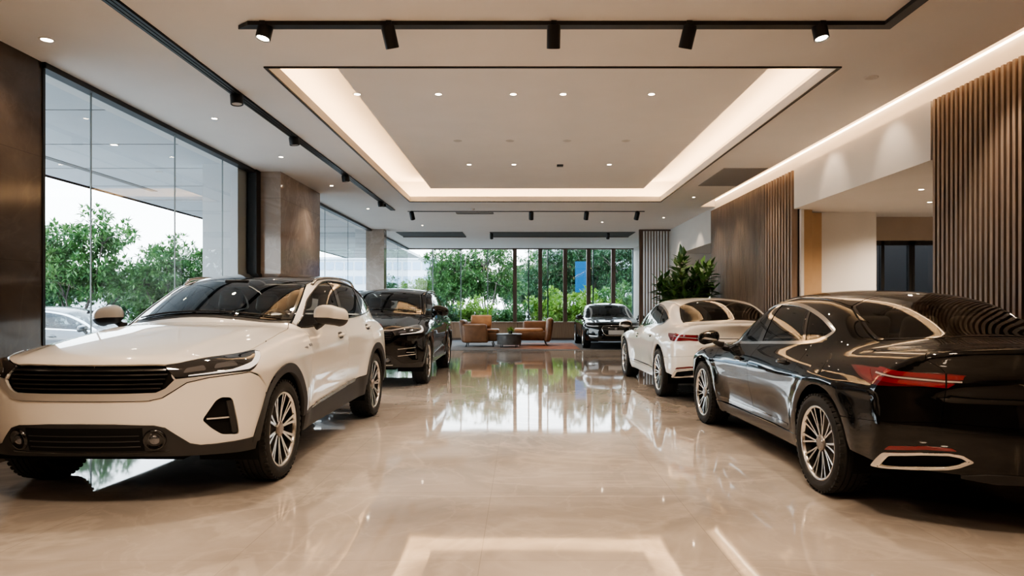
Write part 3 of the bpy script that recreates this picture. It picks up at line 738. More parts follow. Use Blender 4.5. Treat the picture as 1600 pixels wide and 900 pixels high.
# ------------------------------------------------------------------ sedan
def build_sedan(root):
    M = MT; B = CarB(sed_f, root, (.32, -.28), (.32, 3.25), M); A = np.array
    LT, LS, LF, LR = B.LT, B.LS, B.LF, B.LR; T, Cy, F, R, Sd = B.T, B.Cy, B.F, B.R, B.Sd
    W = M['white']; wb = SED_WB; cz = .325; RA = .385
    add = B.part; cat = lambda *a: np.vstack([A(p, float).reshape(-1, 3) for p in a])
    arcS = lambda y, a0, a1, r=RA: LS(arc(y, cz, r, a0, a1, 24))
    lp = lambda pts: LF(F.to2(A(pts))); rp_ = lambda pts: LR(R.to2(A(pts)))
    # bonnet
    hl = LT(crom([(.62, .36), (.655, .24), (.69, 0), (.705, -.22), (.70, -.34)], 6))
    ltop = LT(crom([(.695, -.37), (.63, -.52), (.53, -.645), (.44, -.715)], 6))
    hfront = LT(crom([(.42, -.725), (.25, -.765), (0, -.785)], 5))
    cowl = LT(crom([(0, .12), (.25, .145), (.48, .235), (.61, .35)], 6))
    add('hood', [B.sym(cat(cowl, hl, ltop, hfront))], T, W, False, h=.04, gap=.0032)
    wbase = LT(crom([(0, .165), (.25, .19), (.48, .28), (.625, .40)], 6))
    add('cowl_panel', [B.sym(cat(wbase, cowl[::-1]))], T, M['plastic'], False, gap=0, off=-.006, rim=0)
    wside = LT(crom([(.628, .42), (.605, .62), (.57, .84), (.535, 1.02)], 6)); wtop = LT(crom([(.52, 1.045), (.35, 1.01), (0, .975)], 6))
    ws = B.sym(cat(wbase, wside, wtop)); wi = raycast(sed_f, *T.ray(inset(dense(T.to2(ws), .03, True), .024)))
    add('windshield_border', [ws, wi], T, M['frit'], False, h=.05, rim=.004, gap=.001)
    add('windshield', [wi], T, M['wglass'], False, h=.05, gap=0, rim=0, off=-.0015)
    # roof and rear glass
    rside = LT(crom([(.53, 1.06), (.552, 1.3), (.562, 1.7), (.548, 2.1), (.52, 2.36)], 6)); rback = LT(crom([(.505, 2.375), (.3, 2.27), (0, 2.23)], 5))
    rfront = LT(crom([(0, .98), (.35, 1.015), (.52, 1.052)], 6))
    add('roof_panel', [B.sym(cat(rfront, rside, rback))], T, W, False, h=.05)
    rt = LT(crom([(0, 2.237), (.3, 2.277), (.507, 2.385)], 5)); rs = LT(crom([(.525, 2.42), (.56, 2.58), (.585, 2.72), (.592, 2.83)], 6)); rb = LT(crom([(.575, 2.87), (.45, 2.955), (.28, 3.03), (0, 3.07)], 6))
    rg = B.sym(cat(rt, rs, rb)); ri = raycast(sed_f, *T.ray(inset(dense(T.to2(rg), .03, True), .020)))
    add('rear_glass_border', [rg, ri], T, M['frit'], False, h=.05, rim=.004, gap=.001)
    add('rear_glass', [ri], T, M['tglass'], False, h=.05, gap=0, rim=0, off=-.0015)
    # side window outline
    dlo = crom([(.36, .852), (.9, .882), (1.42, .909), (1.9, .935), (2.25, .957), (2.42, .990), (2.51, 1.048), (2.46, 1.092), (2.25, 1.172), (1.95, 1.235), (1.6, 1.262), (1.3, 1.250), (1.0, 1.19), (.7, 1.062), (.48, .935)], 6, True)
    bot = dlo[:4 * 6 + 1]; topl = dlo[4 * 6:]
    # trunk seam and lamp points
    deck = LT(crom([(.60, 2.86), (.585, 3.0), (.615, 3.2), (.645, 3.38), (.645, 3.46)], 6))
    tside = LR(dense(A([(.79, .935), (.73, .90), (.70, .87), (.70, .79), (.71, .70), (.72, .61)]), .03)); seam = LR(dense(np.vstack([A([(.72, .61)]), R.to2(LS([(3.10, .56)]))]), .03))
    quart_rear = LR(dense(A([(.86, .60)]), .1))
    frame = cat(LT([(.645, .385)]), LT(crom([(.638, .42), (.615, .62), (.58, .84), (.545, 1.02)], 6)), LT(crom([(.54, 1.06), (.562, 1.3), (.572, 1.7), (.558, 2.1), (.53, 2.36)], 6)), LT(crom([(.517, 2.385), (.535, 2.42), (.57, 2.58), (.595, 2.72), (.602, 2.84)], 6)),
                deck[1:], tside, seam[1:], arcS(wb, 37, 184), LS([(2.11, .302)]), LS(crom([(2.18, .36), (2.262, .475)], 5)), LS(crom([(2.225, .60), (2.245, .72), (2.29, .85), (2.30, .957)], 6)),
                LS(dlo[[i for i in range(len(dlo)) if i >= 25]]), LS([(.36, .852)]))
    add('side_frame', [frame], Cy, W, h=.03, rim=.02, gap=.001)
    # chrome surround and side windows
    dl3 = LS(dense(dlo, .02, True)); dl2 = Sd.to2(dl3); c1 = inset(dl2, .0); hol = inset(dl2, .023)
    add('window_trim', [LS(c1), LS(hol)], Sd, M['chrome'], off=.002, rim=.006, gap=0, h=.02, bh=.012)
    def win(t0, b0, t1, b1):
        poly = hol.copy()
        def clip(P, sgn, t, b):
            out = []; n = len(P); d = lambda p: sgn * (p[0] - (b + (t - b) * (p[1] - .92) / .32))
            for i in range(n):
                a, c = P[i], P[(i + 1) % n]; da, dc = d(a), d(c)
                if da >= 0: out.append(a)
                if da * dc < 0: out.append(a + (c - a) * da / (da - dc))
            return A(out)
        if t0 is not None: poly = clip(poly, 1, t0, b0)
        if t1 is not None: poly = clip(poly, -1, t1, b1)
        return LS(poly)
    for nm, a, m, o in (('front_window', (None, None, 1.40, 1.36), 'sglass', -.004), ('pillar_cover', (1.40, 1.36, 1.49, 1.46), 'frit', 0), ('rear_window', (1.49, 1.46, 2.03, 2.20), 'sglass', -.004), ('pillar_cover', (2.03, 2.20, 2.06, 2.24), 'frit', 0), ('quarter_window', (2.06, 2.24, None, None), 'sglass', -.004)):
        add(nm, [win(*a)], Sd, M[m], h=.05, rim=.006 if o == 0 else 0, gap=.001, off=o)
    # doors
    belt = lambda y0, y1: LS([(y, np.interp(y, bot[:, 0], bot[:, 1])) for y in np.linspace(y0, y1, 14)])
    zb = .30
    fe = crom([(.47, zb), (.445, .45), (.435, .6), (.41, .74), (.37, .85)], 6)
    fr = crom([(1.45, .908), (1.36, .82), (1.31, .70), (1.30, .5), (1.33, zb)], 6)
    add('front_door', [cat(LS(fe), belt(.40, 1.445), LS(fr))], Cy, W, h=.03, gap=.0032)
    re = crom([(2.06, zb), (2.14, .37), (2.255, .48), (2.20, .60), (2.245, .72), (2.29, .85), (2.30, .955)], 6)
    re = np.vstack([crom([(2.10, zb), (2.18, .36), (2.262, .47)], 5), crom([(2.262, .48), (2.225, .60), (2.25, .72), (2.29, .85), (2.30, .955)], 6)])
    add('rear_door', [cat(LS(fr[::-1]), belt(1.455, 2.295), LS(re[::-1]))], Cy, W, h=.03, gap=.0032)
    B.handle(1.08, .762, .17, W, M['gloss'], .004); B.handle(2.02, .806, .17, W, M['gloss'], .004)
    # sill
    sl = dense(A([(.385, .31), (.47, zb - .004), (2.10, zb - .004), (2.28, .31), (2.27, .205), (.39, .20)]), .04, True)
    add('sill', [LS(sl)], Sd, W, off=.004, rim=.04, gap=.001, h=.04)
    add('sill_trim', [LS(dense(A([(.50, .335), (2.08, .335), (2.10, .352), (.50, .35)]), .03, True))], Sd, M['gloss'], off=.004, rim=.01, gap=0, h=.03, bh=.02)
    # front wing
    lam_r = lp([(.745, -.33, .765), (.79, -.36, .735), (.80, -.42, .695), (.79, -.46, .67)])
    lamb = lp([(.79, -.47, .665), (.70, -.58, .650), (.58, -.68, .645), (.47, -.74, .655)])
    fend = cat(LT([(.635, .37)]), LS(fe[::-1]), LS([(.40, .31)]), arcS(0, -2, 150), LS([(-.36, .62)]), lam_r[::-1], LT([(.705, -.345)]), hl[::-1])
    add('fender', [fend], Cy, W, h=.03, gap=.0032)
    lin = lp([(.435, -.73, .70), (.455, -.745, .665)])
    lamp = add('headlight', [cat(lin[:1], ltop[::-1], lam_r, lamb, lin[1:])], F, M['lampblack'], off=.002, gap=.0015, h=.02)
    add('daytime_light', [cat(lp([(.745, -.36, .745), (.782, -.40, .715), (.785, -.45, .68), (.70, -.57, .665), (.50, -.725, .668), (.50, -.72, .676), (.69, -.565, .678), (.755, -.44, .695)]))], F, M['drl'], parent=lamp, off=.0045, gap=0, h=.012, bh=.012, rim=.003)
    for a, b in ((.50, .58), (.61, .70)):
        u0, u1 = F.to2(lp([(a, -.72 + .9 * (a - .5), .69), (b, -.72 + .9 * (b - .5), .70)]))[:, 0]
        add('projector', [LF(rounded(A([(u0, .682), (u1, .688), (u1, .716), (u0, .704)]), .01))], F, M['lens'], parent=lamp, off=.004, gap=0, h=.012, bh=.008, rim=.003)
    # grille
    gt = LF(A([(0, .69), (.2, .688), (.36, .675)])); gb = LF(A([(.40, .60), (.34, .46), (.28, .415), (0, .41)]))
    add('grille', [B.sym(cat(gt, gb))], F, M['dark'], False, off=-.02, rim=0, gap=-.002)
    gr = bpy.data.objects[root.children[-1].name]
    for k in range(7):
        z = .445 + k * .033; e = .30 + .07 * min(1, k / 4)
        add('grille_bar', [LF(dense(A([(-e, z), (e, z), (e, z + .009), (-e, z + .009)]), .03, True))], F, M['bars'], False, parent=gr, off=.001, gap=0, h=.06, bh=.03, rim=.03)
    q = MB(); gl = B.sym(cat(gt, gb)); q.tube(gl + grad(sed_f, gl) * .004, .008, 8, True); B.add('grille_surround', q.mesh(), M['chrome'], gr)
    c = LF(A([(0, .60)]))[0]; q = MB(); q.lathe([(.001, .012), (.03, .011), (.034, .004), (.034, -.01)], 24, 'y', (0, 0, 0)); me = q.mesh(); me.transform(Matrix.Translation((c[0], c[1] - .012, c[2])) @ Matrix.Rotation(PI, 4, 'Z')); B.add('emblem', me, M['badge'], gr)
    bb = LF(A([(0, .245), (.4, .245), (.75, .245), (.95, .245)]))
    top = cat(LF(A([(0, .70), (.2, .698), (.38, .685)])), lamb[::-1], LS([(-.365, .61)]), arcS(0, 149, 188), bb[::-1])
    side_in = LF(rounded(A([(.50, .37), (.80, .39), (.86, .47), (.62, .45)]), .03)); low_in = LF(rounded(A([(-.42, .30), (.42, .30), (.36, .375), (-.36, .375)]), .03))
    gh = B.sym(cat(gt, gb))
    # join the nose strip above the grille to the bumper
    add('front_bumper', [B.sym(cat(hfront[::-1] * [1, 1, 1], lin[:1], lin[1:], lamb[::-1], LS([(-.365, .61)]), arcS(0, 149, 188), bb[::-1])), gh, side_in, side_in * [-1, 1, 1], low_in], F, W, False, h=.03, rim=.03)
    add('bumper_intake', [side_in], F, M['dark'], off=-.025, rim=0, gap=-.004)
    add('intake_strip', [LF(dense(A([(.52, .375), (.80, .392), (.82, .405), (.53, .388)]), .03, True))], F, M['chrome'], off=.004, rim=.01, gap=0)
    add('lower_intake', [low_in], F, M['dark'], False, off=-.025, rim=0, gap=-.004)
    # rear end
    exo = A([(.847, 3.253, .312), (.838, 3.35, .407), (.775, 3.53, .435), (.685, 3.666, .448), (.62, 3.715, .440), (.56, 3.745, .41), (.64, 3.70, .372), (.693, 3.652, .355), (.817, 3.325, .315)])
    exo2 = rounded(R.to2(exo), .015); cen = exo2.mean(0)
    exi = inset(dense(exo2, .01, True), .012); exi[:, 0] = cen[0] + (exi[:, 0] - cen[0]) * .92 - .006
    edge = LT(crom([(.645, 3.46), (.60, 3.545), (.50, 3.638), (.36, 3.70), (.18, 3.735), (0, 3.745)], 6))
    add('trunk_deck', [B.sym(cat(LT(crom([(0, 3.085), (.28, 3.045), (.45, 2.97), (.585, 2.88)], 6)), deck[1:], edge[1:]))], T, W, False, h=.03, gap=.0008, rim=.004)
    tl_o = LR(dense(A([(.72, .61), (.4, .60), (0, .60)]), .03))
    add('trunk_face', [B.sym(cat(edge[::-1], tside, tl_o[1:]))], R, W, False, h=.03, gap=.0015, rim=.01)
    bmp = cat(tl_o[::-1], seam[1:], arcS(wb, 36, 6), LR(A([(.98, .335), (.7, .33), (.4, .325), (0, .325)])))
    ex3 = LR(exo2); refl = LR(rounded(R.to2(A([(.835, 3.36, .425), (.825, 3.385, .450), (.74, 3.55, .475), (.66, 3.66, .475), (.64, 3.68, .462), (.74, 3.55, .455)])), .008))
    add('rear_bumper', [B.sym(bmp), LR(exi), LR(exi) * [-1, 1, 1]], R, W, False, h=.03, rim=.03)
    ex = add('exhaust_trim', [ex3, LR(exi)], R, M['chrome'], off=.008, rim=.03, gap=0, h=.015, bh=.01)
    add('exhaust_recess', [LR(exi)], R, M['dark'], parent=ex, off=-.03, rim=0, gap=-.006)
    add('reflector', [refl], R, M['red'], off=.004, rim=.006, gap=0, h=.015, bh=.01)
    add('lower_valance', [B.sym(cat(LR(A([(0, .345), (.45, .345), (.62, .325)])), LR(A([(.62, .31), (.4, .29), (0, .29)]))))], R, M['plastic'], False, off=.004, rim=.03, gap=0)
    tlp = A([(.820, 2.990, .868), (.817, 3.08, .874), (.806, 3.323, .873), (.736, 3.459, .868), (.602, 3.561, .869), (.532, 3.602, .864), (.555, 3.590, .835), (.60, 3.558, .803), (.714, 3.474, .792), (.80, 3.39, .784), (.847, 3.326, .780), (.857, 3.24, .787), (.85, 3.12, .82)])
    tl = add('tail_light', [rp_(tlp)], R, M['reddark'], off=.004, gap=0, rim=.012, h=.02, bh=.012)
    w_ = R.to2(A([(.83, 3.27, .850), (.80, 3.40, .838), (.62, 3.545, .829), (.55, 3.595, .829)]))
    ks = A([[0, 0]] * (len(w_) - 1) + [[1, 0]])
    th = lambda a, b, k=0.: LR(dense(np.vstack([w_ + [0, a] + ks * k, (w_ + [0, b] + ks * (k * .5 if k > .03 else k * 2))[::-1]]), .02, True))
    add('pale_light_bar', [th(-.006, .002)], R, M['whitebar'], parent=tl, off=.0065, gap=0, rim=.003, h=.012, bh=.012)
    add('red_light_bar', [th(.009, .032, -.005)], R, M['redl'], parent=tl, off=.0062, gap=0, rim=.003, h=.012, bh=.012)
    add('red_light_bar', [th(-.038, -.014, .075)], R, M['redl'], parent=tl, off=.0062, gap=0, rim=.003, h=.012, bh=.012)
    v_ = R.to2(A([(.825, 3.05, .866), (.83, 3.2, .862), (.835, 3.28, .80), (.853, 3.26, .798), (.846, 3.14, .828)])); add('red_lens', [LR(dense(v_, .02, True))], R, M['red'], parent=tl, off=.006, gap=0, rim=.003, h=.012, bh=.012)
    s_ = A([(.695, .872), (.704, .872), (.704, .792), (.695, .792)]); add('lamp_joint', [LR(dense(s_, .02, True))], R, M['dark'], parent=tl, off=.0075, gap=0, rim=.004, h=.012, bh=.012)
    add('trunk_trim', [LR(dense(A([(-.52, .823), (.52, .823), (.52, .829), (-.52, .829)]), .03, True))], R, M['gloss'], False, off=.004, gap=0, rim=.004)
    fl = LS(rounded(A([(2.50, .75), (2.68, .75), (2.68, .90), (2.50, .89)]), .03)); add('fuel_flap', [fl], Cy, W, False, off=.001, gap=0, rim=.003)
    q = MB(); q.add(LT([(.012, 2.10), (-.012, 2.10), (.006, 2.02), (-.006, 2.02)]).tolist() + [(0, 2.10, 1.372 + .015), (0, 2.06, 1.37)], [(0, 1, 4), (0, 2, 5, 4), (1, 4, 5, 3), (2, 3, 5)]); zt = LT([(0, 2.10)])[0][2]
    q.v = [(x, y, z if i < 4 else zt + (.035 if i == 4 else .022)) for i, (x, y, z) in enumerate(q.v)]; B.add('roof_antenna', q.mesh(), W)
    B.mirror((.94, .44, .925), (.22, .17, .125), W, M['plastic'], M['mirror'], (.80, .45, .845))
    m = MB(); m.box(-.45, .45, -.55, 3.3, .23, .60); m.box(-.78, .78, .45, 2.2, .22, .45); m.box(-.74, .74, .55, 2.15, .4, .64); m.box(-.55, .55, .55, 3.3, .5, .74); B.add('underbody', m.mesh(), M['dark'])
    B.liners(wb, cz, .382, .45, .85, M['dark'])
    B.interior(0, .4, .44, 1.33, 1.20, 2.05, dict(seat=M['seatb'], dash=M['dash']), hw=.34, dash=(.875, .42), wheelside=1)
    B.wheels(wb, (.885, .906), SED_RW, .243, .22, 10, .80, .011, M)
    return B
# ------------------------------------------------------------------ showroom shell
HC = 3.31
def marble(name, c0, c1, vein, scale, rough, tile=None, coat=0., veinw=.06, vstr=.35, joint=(.25, .22, .2), off=(0, 0), spec=.5, plane='xy', stretch=(1, 1, 1)):
    m, nt, out = nmat(name); p = N(nt, 'BsdfPrincipled'); g = N(nt, 'NewGeometry'); mp = N(nt, 'Mapping'); mp.inputs['Scale'].default_value = stretch; L(nt, g.outputs['Position'], mp.inputs[0])
    n1 = N(nt, 'TexNoise', Scale=scale, Detail=7., Roughness=.6, Distortion=.8); L(nt, mp.outputs[0], n1.inputs['Vector'])
    r = N(nt, 'ValToRGB'); e = r.color_ramp.elements; e[0].position = .3; e[1].position = .72; e[0].color = (*c0, 1); e[1].color = (*c1, 1); L(nt, n1.outputs['Fac'], r.inputs[0])
    col = r.outputs[0]
    for sc, ds, st in ((scale * .6, 1.1, vstr), (scale * 1.9, .7, vstr * .55)):
        n2 = N(nt, 'TexNoise', Scale=sc, Detail=5., Roughness=.55, Distortion=ds); L(nt, mp.outputs[0], n2.inputs['Vector'])
        a = N(nt, 'Math', _operation='SUBTRACT'); a.inputs[1].default_value = .5; L(nt, n2.outputs['Fac'], a.inputs[0])
        b = N(nt, 'Math', _operation='ABSOLUTE'); L(nt, a.outputs[0], b.inputs[0])
        v = N(nt, 'MapRange'); v.inputs['From Min'].default_value = 0; v.inputs['From Max'].default_value = veinw; v.inputs['To Min'].default_value = st; v.inputs['To Max'].default_value = 0; L(nt, b.outputs[0], v.inputs[0])
        mx = N(nt, 'MixRGB'); L(nt, v.outputs[0], mx.inputs[0]); L(nt, col, mx.inputs[1]); mx.inputs[2].default_value = (*vein, 1); col = mx.outputs[0]
    if tile:
        sp = N(nt, 'SeparateXYZ'); L(nt, g.outputs['Position'], sp.inputs[0]); ms = []
        for ax, sz, o in zip(plane, tile, off):
            d = N(nt, 'Math', _operation='ADD'); d.inputs[1].default_value = o + 100 * sz; L(nt, sp.outputs['XYZ'.index(ax.upper())], d.inputs[0])
            w = N(nt, 'Math', _operation='PINGPONG'); w.inputs[1].default_value = sz / 2; L(nt, d.outputs[0], w.inputs[0])
            c = N(nt, 'Math', _operation='LESS_THAN'); c.inputs[1].default_value = .0022; L(nt, w.outputs[0], c.inputs[0]); ms.append(c)
        u = N(nt, 'Math', _operation='MAXIMUM'); L(nt, ms[0].outputs[0], u.inputs[0]); L(nt, ms[1].outputs[0], u.inputs[1])
        k = N(nt, 'Math', _operation='MULTIPLY'); k.inputs[1].default_value = .55; L(nt, u.outputs[0], k.inputs[0])
        mx = N(nt, 'MixRGB'); L(nt, k.outputs[0], mx.inputs[0]); L(nt, col, mx.inputs[1]); mx.inputs[2].default_value = (*joint, 1); col = mx.outputs[0]
    L(nt, col, p.inputs['Base Color']); p.inputs['Roughness'].default_value = rough; p.inputs['Coat Weight'].default_value = coat; p.inputs['Coat Roughness'].default_value = .03; p.inputs['Specular IOR Level'].default_value = spec
    # slight ripple keeps the polish alive
    n3 = N(nt, 'TexNoise', Scale=1.3, Detail=1.); L(nt, g.outputs['Position'], n3.inputs['Vector']); bp = N(nt, 'Bump'); bp.inputs['Strength'].default_value = .025; bp.inputs['Distance'].default_value = .05; L(nt, n3.outputs['Fac'], bp.inputs['Height']); L(nt, bp.outputs[0], p.inputs['Normal'])
    L(nt, p.outputs[0], out.inputs[0]); return m
def wood(name, c0, c1, rough=.5):
    return noisy(name, c0, c1, 3., rough, 8., 0, (14, 14, .7))
RM = dict(
 ceil=noisy('ceiling_paint', (.80, .775, .745), (.82, .795, .765), 2, .8), wallw=noisy('white_wall_paint', (.66, .63, .59), (.68, .65, .61), 2, .7),
 floor=marble('polished_marble_floor', (.285, .25, .22), (.46, .41, .37), (.58, .51, .44), .9, .04, (1.2, 1.2), veinw=.028, vstr=.34, off=(.2, .3), spec=.75),
 dmarble=marble('dark_brown_marble', (.050, .035, .026), (.095, .069, .052), (.15, .115, .09), 1.2, .13, (1.2, .9), plane='yz', off=(.1, .2), joint=(.03, .02, .015), veinw=.02, vstr=.16),
 bmarble=marble('brown_marble', (.26, .20, .16), (.36, .285, .23), (.48, .40, .34), 1.3, .10, (.62, 1.5), plane='yz', off=(.17, .1), joint=(.10, .08, .06), veinw=.03),
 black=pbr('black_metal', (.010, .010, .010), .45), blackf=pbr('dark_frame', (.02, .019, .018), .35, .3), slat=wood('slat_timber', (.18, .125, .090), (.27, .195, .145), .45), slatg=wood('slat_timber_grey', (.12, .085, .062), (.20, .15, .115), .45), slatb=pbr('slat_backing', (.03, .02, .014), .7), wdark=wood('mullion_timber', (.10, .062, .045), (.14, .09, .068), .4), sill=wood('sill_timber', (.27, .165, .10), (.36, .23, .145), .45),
 tan=noisy('tan_panel', (.42, .27, .14), (.48, .31, .165), 3, .6), glass=glassmat('window_glass', (.90, .955, .945), 1.5), dglass=glassmat('dark_door_glass', (.16, .17, .18), 1.5), joint=pbr('glass_joint', (.22, .25, .25), .3), canopy=noisy('canopy_soffit', (.62, .63, .64), (.66, .67, .68), 1.5, .7), wcol=pbr('white_column', (.62, .63, .64), .6),
 led=emit('warm_led', (1., .64, .34), 24.), led2=emit('warm_led_wall', (1., .65, .36), 34.), led3=emit('thin_led_line', (1., .74, .48), 8.), dl=emit('downlight_glow', (1., .80, .58), 30.), dlo=pbr('unlit_lens', (.55, .52, .48), .5), ring=pbr('downlight_ring', (.62, .59, .56), .5), spotglow=emit('spot_glow', (1., .84, .64), 22.),
 grey=pbr('grey_grille', (.30, .29, .28), .6), carpet=noisy('grey_carpet', (.10, .092, .088), (.15, .14, .132), 60, .95), rug=noisy('terracotta_rug', (.22, .075, .035), (.34, .13, .065), 5, .95), leather=noisy('tan_leather', (.16, .075, .034), (.22, .105, .05), 6, .42), leather2=noisy('pale_tan_leather', (.36, .17, .075), (.46, .23, .105), 6, .5), leatherd=noisy('brown_leather', (.11, .055, .03), (.15, .078, .043), 6, .45),
 table=noisy('dark_stone', (.07, .068, .066), (.11, .105, .10), 8, .35), leg=pbr('dark_leg', (.02, .018, .016), .4), pot=noisy('planter_stone', (.25, .24, .23), (.32, .31, .30), 6, .6), soil=pbr('soil', (.03, .02, .014), .9),
)
def boxo(name, b, mat, parent=None, bevel=0, st=True):
    m = MB(); m.box(*b); o = obj(name, m.mesh(bevel=bevel), mat, parent)
    if st and parent is None: o['kind'] = 'structure'
    return o
XL = -4.12; XR = 4.05; YB = 24.7; Y0 = -4.5
boxo('floor', (-4.6, 9.0, Y0 - .3, YB + .1, -.12, 0), RM['floor'])
# ceiling with the lit tray
CX0, CX1, CY0, CY1 = -2.22, 2.76, 5.95, 13.6
m = MB(); zt = 3.41
m.box(XL - .3, CX0, Y0 - .3, YB, HC, zt); m.box(CX1, 3.75, Y0 - .3, YB, HC, zt); m.box(CX0, CX1, Y0 - .3, CY0, HC, zt); m.box(CX0, CX1, CY1, YB, HC, zt)
m.box(3.75, XR + .2, 14.3, YB, HC, zt)
q = .42
m.box(CX0 - q, CX1 + q, CY0 - q, CY1 + q, 3.78, 3.85)
m.box(CX0 - q - .05, CX0 - q, CY0 - q, CY1 + q, zt, 3.8); m.box(CX1 + q, CX1 + q + .05, CY0 - q, CY1 + q, zt, 3.8); m.box(CX0 - q, CX1 + q, CY0 - q - .05, CY0 - q, zt, 3.8); m.box(CX0 - q, CX1 + q, CY1 + q, CY1 + q + .05, zt, 3.8)
m.box(XL - .3, XR + .2, Y0 - .3, CY0 - q - .05, 3.78, 3.85)
m.box(3.3, XR + .2, CY0 - q - .05, 14.3, 3.78, 3.85); m.box(3.35, 3.40, Y0 - .3, 14.3, zt, 3.8); m.box(3.35, XR, 14.3, 14.35, zt, 3.8)
PX0, PX1, PY0, PY1 = -1.76, 2.36, 6.3, 13.2
m.box(PX0, PX1, PY0, PY1, 3.50, 3.56)
c_ = struct('ceiling', m.mesh(), RM['ceil'])
m = MB(); t = .022
for b in ((CX0 - t, CX0, CY0 - t, CY1 + t), (CX1, CX1 + t, CY0 - t, CY1 + t), (CX0, CX1, CY0 - t, CY0), (CX0, CX1, CY1, CY1 + t)): m.box(*b, HC - .012, HC + .004)
struct('trim_1', m.mesh(), RM['black'])
def strip(label, pts, mat, grp):
    m = MB(); m.quad(*pts); return tag(obj('light_strip', m.mesh(fix=False), mat), label, 'light strip', grp)
z_ = zt + .012
strip('warm light strip hidden in the ceiling tray along the glass side', [(CX0 - .30, CY0 - .2, z_), (CX0 - .22, CY0 - .2, z_), (CX0 - .22, CY1 + .2, z_), (CX0 - .30, CY1 + .2, z_)], RM['led'], 'ceiling tray light strips')
strip('warm light strip hidden in the ceiling tray along the timber wall side', [(CX1 + .22, CY0 - .2, z_), (CX1 + .30, CY0 - .2, z_), (CX1 + .30, CY1 + .2, z_), (CX1 + .22, CY1 + .2, z_)], RM['led'], 'ceiling tray light strips')
strip('warm light strip hidden in the ceiling tray at its far end', [(CX0 - .2, CY1 + .22, z_), (CX1 + .2, CY1 + .22, z_), (CX1 + .2, CY1 + .30, z_), (CX0 - .2, CY1 + .30, z_)], RM['led'], 'ceiling tray light strips')
strip('warm light strip in the ceiling slot above the slatted wall', [(3.60, Y0, z_), (3.68, Y0, z_), (3.68, 14.25, z_), (3.60, 14.25, z_)], RM['led2'], None)
m = MB(); m.box(XR - .012, XR, Y0, 14.25, 3.425, 3.442); tag(obj('light_strip', m.mesh(), RM['led3']), 'thin bright light line along the top of the wall over the timber slats', 'light strip')
# walls
m = MB(); m.box(XR, XR + .15, Y0 - .3, 6.5, 0, 3.8); m.box(XR, XR + .15, 6.5, 9.9, 2.63, 3.8); m.box(XR, XR + .15, 9.9, 14.3, 0, 3.8); m.box(XR, XR + .15, 14.3, 17.6, 2.58, 3.8); m.box(XR, XR + .15, 17.6, YB + .1, 0, 3.8)
struct('wall_right', m.mesh(), RM['wallw']); boxo('trim_7', (3.93, XR, 6.56, 9.85, 2.63, 3.2), RM['wallw'])
m = MB(); m.box(XR + .15, 9, 6.4, 6.5, 0, 2.63); m.box(XR + .15, 5.2, 10.2, 10.35, 0, 2.63); m.box(5.2, 5.3, 10.2, 10.9, 0, 2.63); m.box(9, 9.1, 6.4, 13, 0, 2.7); m.box(XR + .15, 9, 6.4, 10.9, 2.63, 2.70)
m.box(XR + .15, 6, 17.6, 17.7, 0, 2.6); m.box(6, 6.1, 14.2, 17.7, 0, 2.6); m.box(XR + .15, 6, 14.2, 14.3, 0, 2.6); m.box(XR + .15, 6, 14.2, 17.7, 2.58, 2.65); m.box(XR+.15, 6, 14.2, 17.7, -.12, 0)
struct('wall_alcove', m.mesh(), RM['wallw'])
boxo('trim_2', (XR + .155, 4.47, 10.17, 10.2, 0, 2.62), RM['tan']); boxo('trim_6', (XR + .03, XR + .155, 9.88, 9.9, 0, 2.62), RM['tan']); boxo('trim_3', (XR - .012, XR + .03, 9.86, 9.92, 0, 2.63), RM['wallw'])
m = MB(); m.box(5.3, 9, 10.75, 10.9, 2.26, 2.63); struct('wall_alcove_header', m.mesh(), noisy('beige_header', (.34, .28, .22), (.38, .31, .25), 2, .6))
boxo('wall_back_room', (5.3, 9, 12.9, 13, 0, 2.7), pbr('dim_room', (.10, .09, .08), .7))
d1 = struct('door_1', (lambda mm: [mm.box(x, x + .05, 10.78, 10.86, 0, 2.26) for x in (5.3, 5.68, 6.12, 6.16, 6.62, 7.1, 8.94)] and mm.box(5.3, 9, 10.78, 10.86, 2.19, 2.26) and mm.mesh())(MB()), RM['blackf'])
m = MB(); m.quad((5.32, 10.82, 0), (8.95, 10.82, 0), (8.95, 10.82, 2.2), (5.32, 10.82, 2.2)); obj('glass', m.mesh(fix=False), RM['dglass'], d1)
boxo('wall_front', (XL - .3, XR + .2, Y0 - .4, Y0 - .3, 0, 3.8), RM['dmarble'])
# stone piers on the glass side
boxo('wall_left', (XL - .3, XL + .03, Y0 - .3, 5.82, 0, HC), RM['dmarble'])
boxo('pillar', (XL - .3, -3.73, 10.57, 12.63, 0, HC), RM['bmarble']); boxo('pillar', (XL - .1, -3.73, 18.5, 18.85, 0, HC), RM['bmarble'])
# glazing
def glazing_y(name, y0, y1, joints, z0=.05):
    m = MB(); m.box(XL - .05, XL + .05, y0, y1, 0, z0); m.box(XL - .05, XL + .06, y0, y1, HC - .05, HC); w = struct(name, m.mesh(), RM['black'])
    m = MB(); m.quad((XL, y0, z0), (XL, y1, z0), (XL, y1, HC - .05), (XL, y0, HC - .05)); obj('glass', m.mesh(fix=False), RM['glass'], w)
    m = MB()
    for y in joints: m.box(XL - .006, XL + .006, y - .006, y + .006, z0, HC - .05)
    obj('glass_joint', m.mesh(), RM['joint'], w); return w
w1 = glazing_y('window_1', 5.82, 10.57, (6.53, 8.11, 9.4)); m = MB(); m.box(XL - .06, XL + .08, 10.40, 10.57, 0, HC); m.box(XL - .05, XL + .04, 5.82, 5.85, 0, HC); obj('window_frame', m.mesh(), RM['black'], w1)
glazing_y('window_2', 12.63, 18.5, (14.3, 16.2)); glazing_y('window_3', 18.85, YB, (20.8, 22.7))
